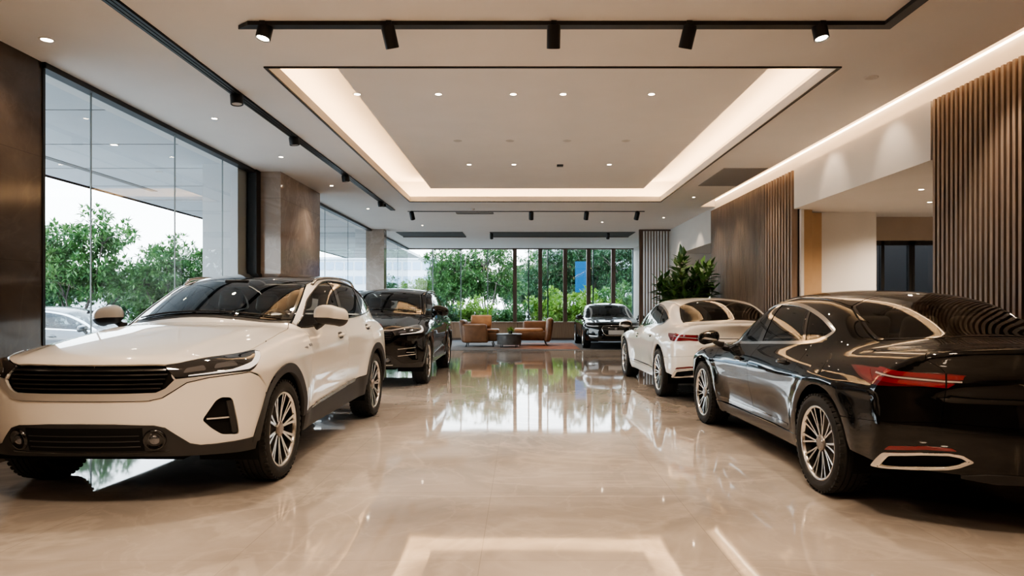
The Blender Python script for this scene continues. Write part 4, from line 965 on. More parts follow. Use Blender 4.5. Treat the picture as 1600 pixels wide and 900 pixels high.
w4 = struct('window_4', (lambda mm: mm.box(XL, XR, YB - .05, YB + .05, HC - .04, HC) and mm.mesh())(MB()), RM['wdark'])
m = MB(); m.quad((XL, YB, .62), (XR, YB, .62), (XR, YB, HC), (XL, YB, HC)); obj('glass', m.mesh(fix=False), RM['glass'], w4)
m = MB()
for px in (676, 720, 762): x = (px - 815) * YB / 1067; m.box(x - .018, x + .018, YB - .03, YB + .03, .65, HC)
obj('glass_joint', m.mesh(), RM['joint'], w4)
for px in (804.5, 844, 883, 919.5, 958, 998):
    x = (px - 815) * YB / 1067; m = MB(); m.box(x - .07, x + .07, YB - .10, YB + .08, .65, HC - .03); obj('mullion', m.mesh(), RM['wdark'], w4)
for px in (826, 856, 927, 989): 
    x = (px - 815) * YB / 1067; m = MB(); m.box(x - .022, x + .022, YB + .02, YB + .09, .65, HC - .03); obj('sash_edge', m.mesh(), pbr('sash_edge', (.20, .30, .32), .2, .2), w4)
m = MB(); m.box(XL, XR, YB - .08, YB + .12, 0, .63); m.box(XL, XR, YB - .16, YB + .12, .63, .655)
wb_ = struct('wall_back', m.mesh(), RM['sill'])
m = MB()
for x in np.arange(-3.6, 4, 1.15): m.box(x - .004, x + .004, YB - .083, YB - .078, .08, .63)
struct('trim_4', m.mesh(), RM['slatb']); boxo('baseboard_back', (XL, XR, YB - .10, YB - .07, 0, .08), RM['wdark'])
# ------------------------------------------------------------------ timber slats
def slat_panel(label, y0, y1, specs, z1, x0=3.93):
    t = thing('timber_cladding', label, 'wall panel', (XR, (y0 + y1) / 2, 0))
    m = MB(); m.box(-.035, 0, y0 - (y0 + y1) / 2, y1 - (y0 + y1) / 2, .0, z1); obj('backing', m.mesh(), RM['slatb'], t)
    for a, b, pitch, wd, mat in specs:
        m = MB()
        for y in np.arange(a + wd / 2 + .01, b, pitch):
            yy = y - (y0 + y1) / 2; m.box(x0 - XR, -.03, yy - wd / 2, yy + wd / 2, .0, z1)
        obj('slats', m.mesh(), mat, t)
    return t
slat_panel('vertical timber slat panel on the wall beside the black sedan', 1.2, 6.55, [(1.2, 6.55, .066, .034, RM['slat'])], 3.2)
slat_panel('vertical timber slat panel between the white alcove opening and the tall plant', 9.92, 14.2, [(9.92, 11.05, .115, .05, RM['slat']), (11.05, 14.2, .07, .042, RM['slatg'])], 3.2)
t = thing('slat_screen', 'freestanding timber slat screen before the rear glazing, beside the plant', 'screen', (3.66, 18.6, 0))
m = MB()
for x in np.arange(-.37, .42, .078): m.box(x - .017, x + .017, -.03, .03, .03, HC - .04)
obj('slats', m.mesh(), RM['slat'], t); m = MB(); m.box(-.46, -.38, -.05, .05, 0, HC); m.box(-.46, .44, -.045, .045, 0, .03); m.box(-.46, .44, -.045, .045, HC - .04, HC); obj('frame', m.mesh(), RM['wdark'], t)
# ------------------------------------------------------------------ ceiling fittings
def track(label, b, grp='black lighting tracks'): m = MB(); m.box(*b); return tag(obj('lighting_track', m.mesh(), RM['black']), label, 'lighting track', grp)
m = MB()
for o in (-.035, 0, .035): m.box(-2.79 + o - .013, -2.79 + o + .013, Y0, 14.8, HC - .016, HC)
m.box(-2.845, -2.735, Y0, 14.8, HC - .006, HC); tag(obj('lighting_track', m.mesh(), RM['black']), 'long black ceiling track running above the SUVs beside the glass', 'lighting track')
m = MB(); m.add([(-2.10, 5.06, HC), (2.73, 5.06, HC), (2.73, 3.0, HC), (2.65, 3.0, HC), (2.65, 4.98, HC), (-2.0, 4.98, HC)] + [(-2.10, 5.06, HC - .03), (2.73, 5.06, HC - .03), (2.73, 3.0, HC - .03), (2.65, 3.0, HC - .03), (2.65, 4.98, HC - .03), (-2.0, 4.98, HC - .03)],
      [(0, 1, 4, 5), (1, 2, 3, 4), (6, 11, 10, 7), (7, 10, 9, 8)] + [(i, (i + 1) % 6, 6 + (i + 1) % 6, 6 + i) for i in range(6)])
tag(obj('lighting_track', m.mesh(), RM['black']), 'black ceiling track with a corner, crossing above the near end of the tray', 'lighting track')
track('thin black ceiling track crossing beyond the far end of the tray', (-2.5, 2.7, 14.97, 15.01, HC - .012, HC), None)
def aim(me, pos, tgt):
    d = (Vector(tgt) - Vector(pos)).normalized(); me.transform(Matrix.Translation(pos) @ d.to_track_quat('-Z', 'Y').to_matrix().to_4x4()); return me
def spot(label, x, y, tgt, lit=True, s=1., grp='track spotlights', drop=.03, fat=1.):
    t = thing('track_spotlight', label, 'spotlight', (x, y, HC), 0, grp)
    p = Vector((0, 0, -drop - .055 * s)); m = MB(); m.lathe([(.001, .065 * s), (.036 * s, .065 * s), (.040 * s, .055 * s), (.040 * s, -.065 * s), (.036 * s, -.068 * s), (.033 * s, -.055 * s), (.001, -.052 * s)], 24)
    T = Vector(tgt) - Vector((x, y, HC)); sq = Matrix.Diagonal((fat, fat, fat**-.7, 1)); b_ = sharp(m.mesh()); b_.transform(sq); obj('lamp_body', aim(b_, p, T), RM['black'], t)
    m = MB(); m.lathe([(.010, 0), (.010, -drop - .02 * s)], 10, caps=True); m.box(-.02, .02, -.05, .05, -.022, 0); obj('bracket', m.mesh(), RM['black'], t)
    m = MB(); m.lathe([(.001, -.056 * s), (.031 * s, -.058 * s)], 20); l_ = m.mesh(); l_.transform(sq); obj('lens', aim(l_, p, T), RM['spotglow'] if lit else RM['dlo'], t)
    return t
LAMPS = []
def lamp(pos, tgt, e, ang=70, blend=.7, col=(1., .80, .60), r=.03):
    l = bpy.data.lights.new('spot', 'SPOT'); l.energy = e; l.spot_size = math.radians(ang); l.spot_blend = blend; l.color = col; l.shadow_soft_size = r
    o = bpy.data.objects.new('spot_lamp', l); C.objects.link(o); o.location = pos; o.rotation_euler = (Vector(tgt) - Vector(pos)).to_track_quat('-Z', 'Y').to_euler(); LAMPS.append(o); return o
for k, (px, py) in enumerate([(358, 150), (459, 217), (543, 277), (602, 318), (611, 322)]):
    d = 2.08 * 1067 / (478 - py + 4); d = min(d, 14.7); nm = ['nearest on the long glass-side track', 'second along the long glass-side track', 'third along the long glass-side track', 'next to last on the long glass-side track', 'last at the far end of the long glass-side track'][k]
    tg = (-2.5, d + (.3 if k else -.2), 0); spot('black cylinder spotlight, ' + nm, -2.79, d, tg, False, 1. if k < 4 else .6, drop=.004, fat=1.5); 
    if k < 4: lamp((-2.79, d, HC - .16), tg, 62, 60)
for k, (px, tx, lit) in enumerate([(413, -2.4, True), (609, -.6, False), (865, .2, False), (1075, 1.6, False), (1282, 2.6, True)]):
    x = (px - 815) * 5.02 / 1067; nm = ['lit, near the slanted end of the front track', 'tilted, second on the front track', 'upright, in the middle of the front track', 'tilted, second from the corner of the front track', 'lit, by the corner of the front track'][k]
    tg = (tx if lit else x + (x > 1) * -.5 + (x < 0) * .5, 4.5 if lit else 6.2, 0 if lit else .4); spot('black cylinder spotlight, ' + nm, x, 5.02, tg, lit, 1.25 if not lit else 1.0, fat=1.35 if lit else 1., drop=.012 if lit else .03)
    lamp((x, 5.0, HC - .2), (tx, 4.6 if lit else 5.6, 0), 60, 62)
for k, px in enumerate((644, 830, 916, 995)):
    x = (px - 815) * 15 / 1067; spot('small black spotlight, %s on the thin far track' % ['first at the glass end', 'second from the glass end', 'third from the glass end', 'last at the timber wall end'][k], x, 14.99, (x * .8, 16.5, 0), False, 1.3); lamp((x, 14.99, HC - .2), (x * .8, 17, 0), 40, 65)
def downlight(label, x, y, z, on=True, r=.045, grp='recessed downlights', e=30, ang=110):
    t = thing('downlight', label, 'downlight', (x, y, z), 0, grp)
    m = MB(); m.lathe([(r * .8, .0), (r * .85, -.004), (r * 1.15, -.004), (r * 1.2, 0)], 24); obj('ring', m.mesh(), RM['ring'], t)
    m = MB(); m.lathe([(.001, -.002), (r * .82, -.002)], 20); obj('lens', m.mesh(), RM['dl'] if on else RM['dlo'], t)
    if on and e: lamp((x, y, z - .03), (x, y, 0), e, ang, .9, (1., .81, .62))
    return t
def at(px, py, z): d = (z - 1.23) * 1067 / (478 - py); return (px - 815) * d / 1067, d
for k, (px, py) in enumerate([(73, 62), (335, 185), (439, 245), (518, 290), (575, 326)]):
    x, y = at(px, py, HC); downlight('recessed downlight in the ceiling beside the glass, %s' % ['nearest, by the dark marble pier', 'second, before the long track', 'third, by the white outside column', 'fourth, beside the marble pillar', 'fifth, beyond the marble pillar'][k], x, y, HC, True, .05 if k == 0 else .035, e=22)
for k, (px, py) in enumerate([(558, 147), (685, 147), (802, 147), (880, 147), (1018, 147)]):
    x, y = at(px, py, 3.5); downlight('lit downlight in the near row of the tray panel, %s' % ['first from the glass side', 'second from the glass side', 'in the middle', 'fourth from the glass side', 'nearest the timber wall'][k], x, y, 3.5, True, .04, e=60)
for k, (px, py) in enumerate([(715, 220), (797, 220), (886, 220), (978, 220)]):
    x, y = at(px, py, 3.5); downlight('unlit round fitting in the middle row of the tray panel, %s' % ['first from the glass side', 'second from the glass side', 'third from the glass side', 'nearest the timber wall'][k], x, y, 3.5, False, .05)
for k, (px, py) in enumerate([(733, 257), (803, 257), (952, 257)]):
    x, y = at(px, py, 3.5); downlight('lit downlight in the far row of the tray panel, %s' % ['first from the glass side', 'second from the glass side', 'nearest the timber wall'][k], x, y, 3.5, True, .04, e=60)
x, y = at(875, 258, 3.5); m = MB(); m.box(x - .05, x + .05, y - .05, y + .05, 3.48, 3.5); tag(obj('square_fitting', m.mesh(), RM['black']), 'small black square fitting in the far row of the tray panel', 'fitting')
for k, (px, py) in enumerate([(1084, 308), (941, 347), (1037, 340), (660, 352)]):
    x, y = at(px, py, HC); downlight('tiny downlight in the far ceiling, %s' % ['by the grey return panel', 'beyond the thin track, under the dark slots', 'beside the white wall above the plant', 'beyond the track near the glass'][k], x, y, HC, True, .03, e=25)
x, y = at(1362, 121, HC); downlight('unlit round fitting in the ceiling above the black sedan', x, y, HC, False, .05)
m = MB(); m.box(3.05, 3.72, 10.3, 11.8, HC - .008, HC); tag(obj('ceiling_air_panel', m.mesh(), RM['grey']), 'grey return air panel in the ceiling near the slatted wall', 'vent panel')
x, y = at(742, 333, HC); t = thing('ceiling_vent', 'long dark air vent in the ceiling beyond the tray', 'vent', (x, y, HC)); m = MB()
for k in range(5): m.box(-.40, .40, -.12 + k * .05, -.10 + k * .05, -.014, 0)
obj('slats', m.mesh(), RM['grey'], t); m = MB(); m.box(-.42, .42, -.14, .12, -.004, 0); obj('backing', m.mesh(), RM['black'], t)
x, y = at(738, 326, HC); m = MB(); m.lathe([(.001, -.04), (.035, -.038), (.05, -.02), (.055, 0)], 20, c=(x, y, HC)); tag(obj('smoke_detector', m.mesh(), RM['ring']), 'small round smoke detector on the ceiling before the air vent', 'smoke detector')
for lb, x0, x1 in (('dark recessed ceiling slot near the glass side, by the back windows', -3.54, -1.66), ('longer dark recessed ceiling slot with spotlights, above the lounge', -.9, 3.2)):
    t = thing('ceiling_slot', lb, 'ceiling slot', ((x0 + x1) / 2, 19.8, HC)); h = (x1 - x0) / 2; m = MB(); m.add([(-h, -.6, -.012), (h, -.6, -.012), (h, .6, -.012), (-h, .6, -.012), (-h, -.6, 0), (h, -.6, 0), (h, .6, 0), (-h, .6, 0)], [(0, 1, 2, 3), (0, 1, 5, 4), (1, 2, 6, 5), (2, 3, 7, 6), (3, 0, 4, 7)]); obj('recess', m.mesh(), pbr('slot_shade', (.05, .045, .04), .7), t)
    m = MB(); m.box(-h, h, .60, .66, -.03, 0); obj('trim', m.mesh(), RM['wdark'], t)
for k, px in enumerate((768, 950)): x = (px - 815) * 19.4 / 1067; spot('small black spotlight in the dark ceiling slot, %s end' % ['glass side', 'timber wall side'][k], x, 19.4, (x, 21, 0), False, 1.2)
for x, y in ((-1.4, 20.5), (.3, 20.5), (2.4, 18.5)): lamp((x, y, HC - .1), (x, y + .3, 0), 60, 75)
for k, (px, py) in enumerate([(810, 322), (830, 322)]): pass
for k, (x, y) in enumerate([(5.5, 9.2), (5.9, 9.2), (4.8, 8.2)]): downlight('small downlight in the alcove ceiling, %s' % ['before the dark glass door', 'beside the dark glass door', 'over the alcove entrance'][k], x, y, 2.63, True, .035, e=70, ang=150)
# wall washers on the slatted panels and the white wall
for y in (2.5, 4.0, 5.4): lamp((3.45, y, HC - .02), (3.95, y, 1.4), 26, 70)
for y in (7.2, 8.6): lamp((3.5, y, HC - .02), (4.05, y, 2.6), 5, 80)
for y in (10.6, 12.2, 13.6): lamp((3.4, y, HC - .02), (3.95, y, 1.4), 22, 70)
for y in (15.5, 17.5): lamp((3.5, y, HC - .02), (4.05, y, 2.2), 14, 60)
# ------------------------------------------------------------------ lounge
tag(boxo('carpet', (-3.6, 3.75, 18.9, 24.58, 0, .012), RM['carpet'], st=False), 'flat grey carpet under the lounge seats', 'carpet')
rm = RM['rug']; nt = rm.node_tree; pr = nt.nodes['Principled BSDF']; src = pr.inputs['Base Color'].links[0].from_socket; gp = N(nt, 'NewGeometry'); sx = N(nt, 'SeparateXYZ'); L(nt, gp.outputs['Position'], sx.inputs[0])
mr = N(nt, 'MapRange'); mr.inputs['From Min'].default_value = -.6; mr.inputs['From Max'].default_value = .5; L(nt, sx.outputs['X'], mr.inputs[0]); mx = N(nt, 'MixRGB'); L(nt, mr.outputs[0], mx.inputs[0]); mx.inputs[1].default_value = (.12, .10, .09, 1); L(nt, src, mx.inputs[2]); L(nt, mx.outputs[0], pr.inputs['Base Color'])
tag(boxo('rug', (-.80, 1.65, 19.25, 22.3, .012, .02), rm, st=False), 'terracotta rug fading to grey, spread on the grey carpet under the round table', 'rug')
def armchair(label, x, y, face, high_near=True):
    """face +1: opens towards +x. built opening to +x, mirrored for the other"""
    t = thing('armchair', label, 'armchair', (x, y, .012 if high_near else .02)); s = face
    def xf(c): return Vector((c.x * s, c.y, c.z))
    def shell(y0, y1, x0, x1, z0, z1, r=.07, lean=0.):
        def f(c):
            k = max(0, (c.z - .1)) ; return Vector(((c.x - lean * k) * s, c.y, c.z))
        return rounded_box_mesh(x0, x1, y0, y1, z0, z1, r, 4, f)
    obj('seat', shell(-.36, .36, -.42, .50, .16, .44, .06), RM['leather'], t)
    obj('backrest', shell(-.50, .50, -.56, -.36, .12, .80 if high_near else .84, .08, .14), RM['leatherd'] if high_near else RM['leather'], t)
    if high_near: obj('armrest', shell(-.54, -.38, -.50, .24, .12, .68, .07, .10), RM['leather'], t)
    obj('armrest', shell(.38, .54, -.5, .30, .12, .70 if high_near else .74, .07, .05), RM['leather'], t)
    obj('seat_cushion', shell(-.35, .35, -.34, .54, .40, .52, .05), RM['leather2'] if not high_near else RM['leather'], t)
    for i, j in ((-.40, -.40), (-.40, .40), (.34, -.38), (.34, .38)):
        m = MB(); m.tube([(i * s, j, .14), ((i + .04 * (1 if i > 0 else -1)) * s, j * 1.05, 0)], [.02, .013], 8); obj('leg', m.mesh(), RM['leg'], t)
    return t
armchair('tan leather armchair turned side-on with a pale orange cushion, nearer the parked SUVs', -1.22, 20.75, 1, True)
armchair('brown leather lounge seat with a high end back, opening towards the round table', .32, 21.1, -1, False)
def xf(c): return Vector((-1.22 + c.x, 20.98 + c.y + .18 * (c.z - .6), c.z + .02))
tag(obj('cushion', rounded_box_mesh(-.34, .30, -.07, .09, .56, .93, .06, 4, xf), RM['leather2']), 'pale orange leather cushion propped in the side-on armchair', 'cushion')
t = thing('coffee_table', 'round dark stone drum coffee table between the two leather seats', 'coffee table', (-.37, 20.15, .02))
m = MB(); m.lathe([(.001, .375), (.36, .375), (.375, .36), (.375, .345), (.36, .335), (.355, .09), (.35, .075), (.001, .075)], 48); obj('drum', sharp(m.mesh()), RM['table'], t)
m = MB(); m.lathe([(.001, .392), (.37, .392), (.385, .385), (.385, .375), (.001, .375)], 48); obj('tabletop', sharp(m.mesh()), RM['table'], t)
for a in range(4):
    m = MB(); c_, s_ = math.cos(a * PI / 2 + .7), math.sin(a * PI / 2 + .7); m.tube([(.3 * c_, .3 * s_, .09), (.31 * c_, .31 * s_, 0)], .012, 8); obj('leg', m.mesh(), RM['leg'], t)
# ------------------------------------------------------------------ planting
def leafmat(name, c0, c1, tr=.25, sc=5.):
    m, nt, out = nmat(name); d = N(nt, 'BsdfPrincipled'); d.inputs['Roughness'].default_value = .45; tl = N(nt, 'BsdfTranslucent'); mx = N(nt, 'MixShader'); mx.inputs[0].default_value = tr
    tc = N(nt, 'TexCoord'); n = N(nt, 'TexNoise', Scale=sc, Detail=3.); r = N(nt, 'ValToRGB'); r.color_ramp.elements[0].position = .35; r.color_ramp.elements[1].position = .65
    r.color_ramp.elements[0].color = (*c0, 1); r.color_ramp.elements[1].color = (*c1, 1); L(nt, tc.outputs['Object'], n.inputs['Vector']); L(nt, n.outputs['Fac'], r.inputs[0]); L(nt, r.outputs[0], d.inputs['Base Color']); L(nt, r.outputs[0], tl.inputs[0])
    L(nt, d.outputs[0], mx.inputs[1]); L(nt, tl.outputs[0], mx.inputs[2]); L(nt, mx.outputs[0], out.inputs[0]); return m
LFM = dict(a=leafmat('leaf_green', (.030, .095, .028), (.120, .240, .070)), b=leafmat('leaf_deep', (.016, .056, .024), (.060, .140, .050)), c=leafmat('leaf_fresh', (.10, .21, .03), (.25, .38, .07)), p=leafmat('leaf_indoor', (.020, .065, .016), (.085, .19, .045), .15, 6.), bark=noisy('bark', (.06, .05, .042), (.13, .11, .095), 12, .9))
def leaf(m, base, d, up, L_, w):
    side = d.cross(up)
    if side.length < 1e-3: side = d.orthogonal()
    side.normalize(); nrm = side.cross(d).normalized()
    a = base; b = base + d * L_ * .45 + side * w / 2 + nrm * L_ * .04; c = base + d * L_ - nrm * L_ * .10; e = base + d * L_ * .45 - side * w / 2 + nrm * L_ * .04
    m.add([a, b, c, e], [(0, 1, 2, 3)])
def rv(rng, zb=0.):
    while True:
        v = Vector((rng.uniform(-1, 1), rng.uniform(-1, 1), rng.uniform(-1, 1)))
        if .1 < v.length < 1: v.normalize(); v.z += zb; return v.normalized()
def tree_meshes(seed, h, r, trunk, ncl, nleaf, ll, lw, cr0=.32, flat=1.):
    rng = random.Random(seed); W_ = MB(); Fm = MB(); top = Vector((rng.uniform(-.1, .1), rng.uniform(-.1, .1), h * cr0))
    W_.tube([(0, 0, -.2), (top.x * .4, top.y * .4, h * cr0 * .5), top], [trunk, trunk * .8, trunk * .7], 8)
    arms = []
    for k in range(7):
        a = 2 * PI * k / 7 + rng.uniform(-.3, .3); e = top + Vector((math.cos(a) * r * rng.uniform(.35, .7), math.sin(a) * r * rng.uniform(.35, .7), h * (1 - cr0) * rng.uniform(.25, .75)))
        mid = top.lerp(e, .5) + Vector((math.cos(a), math.sin(a), -.2)) * r * .08; W_.tube([top, mid, e], [trunk * .5, trunk * .34, trunk * .18], 6); arms += [mid, e]
    cz = h * (cr0 + (1 - cr0) * .50); rz = h * (1 - cr0) * .52; cl = []
    nc = max(8, ncl // 16)
    for k in range(nc):
        d = rv(rng); q = rng.uniform(.35, .88)
        if d.z < -.45: d.z *= .5
        c = Vector((d.x * r * q, d.y * r * q, cz + d.z * rz * q)); cl.append((c, rng.uniform(.20, .34) * r))
        s_ = min(arms, key=lambda p: (p - c).length); W_.tube([s_, s_.lerp(c, .5) + Vector((0, 0, .08)), c], [trunk * .2, trunk * .14, trunk * .07], 5)
    for k in range(ncl):
        c0, cr = cl[k % nc]; d = rv(rng, .25); q = rng.uniform(.2, 1.) ** .45; c = c0 + Vector((d.x * cr, d.y * cr, d.z * cr * .72)) * q
        if k % 5 == 0: W_.tube([c0, c0.lerp(c, .5), c], [trunk * .06, trunk * .04, trunk * .02], 3)
        for j in range(nleaf):
            dd = (rv(rng, .1) + d * .45).normalized(); leaf(Fm, c + dd * ll * .12, dd, Vector((0, 0, 1)), ll * rng.uniform(.6, 1.15), lw * rng.uniform(.7, 1.2))
    return W_.mesh(), Fm.mesh(fix=False)
TV = {'magnolia': tree_meshes(3, 4.2, 1.9, .10, 1050, 12, .20, .066, .13), 'round': tree_meshes(8, 4.6, 2.3, .11, 1000, 11, .22, .075, .10), 'tall': tree_meshes(12, 6.4, 2.6, .14, 1400, 11, .26, .09, .12), 'shrub': tree_meshes(21, 1.3, .95, .03, 420, 11, .15, .055, .05)}
def tree(label, kind, x, y, sc, rz, lm, grp=None, z=-.1, name='tree', cat='tree', sz=None):
    w, f = TV[kind]; t = thing(name, label, cat, (x, y, z), rz, grp); t.scale = (sc, sc, sz or sc)
    o = obj('trunk', w, None, t); o2 = obj('foliage', f, None, t)
    for q, mm in ((o, LFM['bark']), (o2, LFM[lm])):
        if not q.data.materials: q.data.materials.append(mm)
        q.material_slots[0].link = 'OBJECT'; q.material_slots[0].material = mm
    return t
g1 = 'trees outside the tall side window'; g2 = 'trees outside the back windows'
tree('broad green tree with forked trunk outside the side window, next to the dark marble pier', 'magnolia', -13.0, 20.0, 1.03, .4, 'a', g1, -.15, sz=1.03)
tree('rounded green tree outside the side window, middle of the glass', 'magnolia', -10.4, 20.6, .84, 2.1, 'a', g1)
tree('dense dark tree behind the broad tree outside the side window', 'round', -17.5, 24.5, .86, 1.0, 'b', g1)
tree('low dark tree between the two nearer trees outside the side window', 'round', -14.4, 26.0, .66, 3.0, 'b', g1)
tree('fresh light green tree outside, seen beside the white column', 'round', -13.0, 29.0, .72, .2, 'c', g1)
tree('small bushy tree outside the middle side window, before the pale block', 'round', -10.8, 36.0, .58, 1.2, 'b', g1)
tree('light green bushy tree outside the middle side window, next to the marble pillar', 'magnolia', -11.9, 33.5, .74, 2.2, 'c', g1)
tree('small dark tree outside the back corner glass before the pale block', 'round', -6.6, 35.0, .60, .5, 'b', g2)
tree('low leafy tree outside the back glass, right of the pale block', 'magnolia', -4.6, 33.5, .72, .9, 'c', g2)
tree('large green tree outside the back glass, behind the tan armchair', 'tall', -3.3, 32.5, .68, .3, 'a', g2)
tree('tall full green tree outside the back glass, behind the round table', 'tall', -1.7, 33.5, .72, 1.9, 'a', g2)
tree('slim tree outside between the timber mullions', 'round', .9, 38.0, .80, 1.4, 'b', g2)
tree('dark tall tree outside behind the blue sign', 'tall', 3.1, 38.5, .88, 2.4, 'b', g2)
tree('dark tree outside behind the far black sedan', 'tall', 5.6, 36.5, .86, 3.3, 'b', g2)
tree('dark tree outside behind the timber slat screen', 'tall', 8.2, 37.0, .86, .8, 'b', g2)
tree('distant tree outside between the large tree and the mullions', 'round', -.4, 44.0, .95, .8, 'b', g2)
g3 = 'shrubs along the outside of the back glass'
for k, (x, y, s, m_) in enumerate([(-3.4, 28.0, 1.15, 'b'), (-1.9, 28.6, 1.2, 'c'), (-.3, 28.2, 1.1, 'a'), (1.3, 28.8, 1.45, 'c'), (2.8, 28.2, 1.45, 'c'), (4.3, 28.8, 1.6, 'a'), (6.0, 28.4, 1.5, 'b')]):
    tree('leafy shrub outside the back glass, %s' % ['nearest the side glass, behind the armchair', 'bright, behind the armchair cushion', 'behind the round table', 'bright, between the timber mullions', 'bright, under the blue sign', 'behind the far black sedan', 'behind the slat screen'][k], 'shrub', x, y, s, k * 1.3, m_, g3, -.1, 'shrub', 'shrub')
for k, (x, y, s, m_) in enumerate([(-16.5, 22.5, 1.5, 'b'), (-12.2, 23.5, 1.5, 'a'), (-9.6, 24.5, 1.35, 'c'), (-12.5, 28.5, 1.5, 'b')]):
    tree('leafy shrub outside the tall side window, %s' % ['behind the silver car', 'between the two nearer trees', 'light green, before the white column', 'dark, farthest back'][k], 'shrub', x, y, s, k * 1.7, m_, 'shrubs outside the side window', -.1, 'shrub', 'shrub')
tree('distant tree outside behind the blue sign and its dark trees', 'tall', 4.5, 46, .9, 1.1, 'a', g2); tree('distant tree far outside behind the tan armchair', 'tall', -4.6, 46, .75, 2.1, 'b', g2); tree('distant tree far outside behind the slim tree', 'tall', 1.2, 50, .85, 4.1, 'a', g2)
# indoor plant
t = thing('potted_plant', 'tall leafy green plant in a stone planter before the slatted wall', 'potted plant', (3.24, 13.4, 0))
m = MB(); m.lathe([(.001, 0), (.24, 0), (.26, .02), (.33, .70), (.335, .72), (.30, .72), (.29, .66)], 36); obj('planter', sharp(m.mesh()), RM['pot'], t)
m = MB(); m.lathe([(.001, .66), (.295, .66)], 28); obj('soil', m.mesh(), RM['soil'], t)
rng = random.Random(5); st = MB(); lf = MB()
for k in range(36):
    a = 2 * PI * k / 36 * 7.3 + rng.uniform(-.2, .2); out = rng.uniform(.12, .62); zt = rng.uniform(1.2, 2.05) if out > .3 else rng.uniform(1.7, 2.28)
    e = Vector((math.cos(a) * out, math.sin(a) * out, zt)); b = Vector((math.cos(a) * .08, math.sin(a) * .08, .66)); mid = b.lerp(e, .55) + Vector((0, 0, .12)); st.tube([b, mid, e], [.016, .011, .005], 6)
    for j in range(20):
        q = .35 + .65 * j / 19; p = (b * (1 - q)**2 + mid * 2 * q * (1 - q) + e * q * q); d = (e - mid).normalized(); sd = 1 if j % 2 else -1
        o_ = d.cross(Vector((math.sin(a * 3 + j), math.cos(a * 2), .3))).normalized() * sd; dd = (o_ * .85 + d * .55 + Vector((0, 0, rng.uniform(-.15, .2)))).normalized()
        if j == 19: dd = d
        leaf(lf, p, dd, Vector((0, 0, 1)), rng.uniform(.20, .30), rng.uniform(.095, .135))
obj('stem', st.mesh(), LFM['bark'], t); obj('foliage', lf.mesh(fix=False), LFM['p'], t)
t = thing('table_plant', 'small green plant in a dark pot on the round coffee table', 'potted plant', (-.33, 20.12, .412))
m = MB(); m.lathe([(.001, 0), (.055, 0), (.07, .08), (.06, .08), (.001, .07)], 20); obj('pot', sharp(m.mesh()), RM['leg'], t); lf = MB()
for k in range(70): dd = rv(rng, .5); leaf(lf, Vector((0, 0, .08)) + dd * .02, dd, Vector((0, 0, 1)), rng.uniform(.08, .15), .03)
obj('foliage', lf.mesh(fix=False), LFM['c'], t)
# ------------------------------------------------------------------ outside
boxo('ground', (-140, 140, -40, 260, -.5, -.13), noisy('outside_paving', (.34, .34, .33), (.42, .42, .41), .6, .8))
m = MB(); m.box(-7.75, XL - .31, -8, 30, HC + .02, HC + .12); m.box(-7.75, -7.6, -8, 30, HC + .02, HC + .6); struct('ceiling_canopy', m.mesh(), RM['canopy'])
m = MB(); m.box(-6.78, -6.66, 3, 12.5, HC + .012, HC + .022); 
for y in np.arange(4.2, 30, 1.55): m.box(-7.6, XL - .32, y, y + .012, HC + .014, HC + .021)
struct('trim_5', m.mesh(), pbr('soffit_joint', (.20, .19, .18), .6))
boxo('column', (-4.72, -4.2, 10.1, 10.8, -.13, HC + .02), RM['wcol'])
for k, (px, py) in enumerate([(178, 226), (248, 268), (335, 291)]):
    x, y = at(px, py, HC + .02); x = max(x, -7.3); downlight('downlight in the outside canopy soffit, %s' % ['nearest the marble pier', 'next to the dark soffit slot', 'closest to the white column'][k], x, y, HC + .02, k != 1, .05, 'canopy downlights', e=0)
def building(label, x0, x1, y, h, wall, glassc, floors, bays):
    t = thing('building', label, 'building', ((x0 + x1) / 2, y, -.13)); hw = (x1 - x0) / 2; m = MB(); m.box(-hw, hw, 0, 12, 0, h); m.box(-hw - .3, hw + .3, -.3, 12.3, h, h + .3); obj('walls', m.mesh(), pbr('facade', wall, .7), t)
    m = MB(); fh = h / floors; bw = 2 * hw / bays
    for i in range(floors):
        for j in range(bays): m.box(-hw + j * bw + bw * .12, -hw + (j + 1) * bw - bw * .12, -.12, 0, i * fh + fh * .28, i * fh + fh * .82)
    obj('windows', m.mesh(), pbr('facade_glass', glassc, .15), t)
    return t
building('pale blue glass office block far beyond the back corner glass', -33, -12.2, 92, 7.6, (.62, .68, .74), (.30, .42, .55), 4, 16)
building('low white block far behind the trees outside the side window', -62, -30, 70, 4.6, (.60, .61, .63), (.42, .45, .48), 3, 12)
building('pale block far behind the back trees', 2, 24, 95, 9, (.60, .64, .66), (.40, .46, .50), 5, 12)
t = thing('sign', 'bright blue sign panel standing outside before the dark trees', 'sign', (3.05, 34.5, -.13)); m = MB(); m.box(-.34, .34, -.06, .06, 2.05, 3.6); obj('panel', m.mesh(), pbr('blue_panel', (.003, .055, .13), .5, spec=.1), t); m = MB(); m.box(-.05, .05, -.03, .03, 0, 2.05); obj('post', m.mesh(), RM['grey'], t)
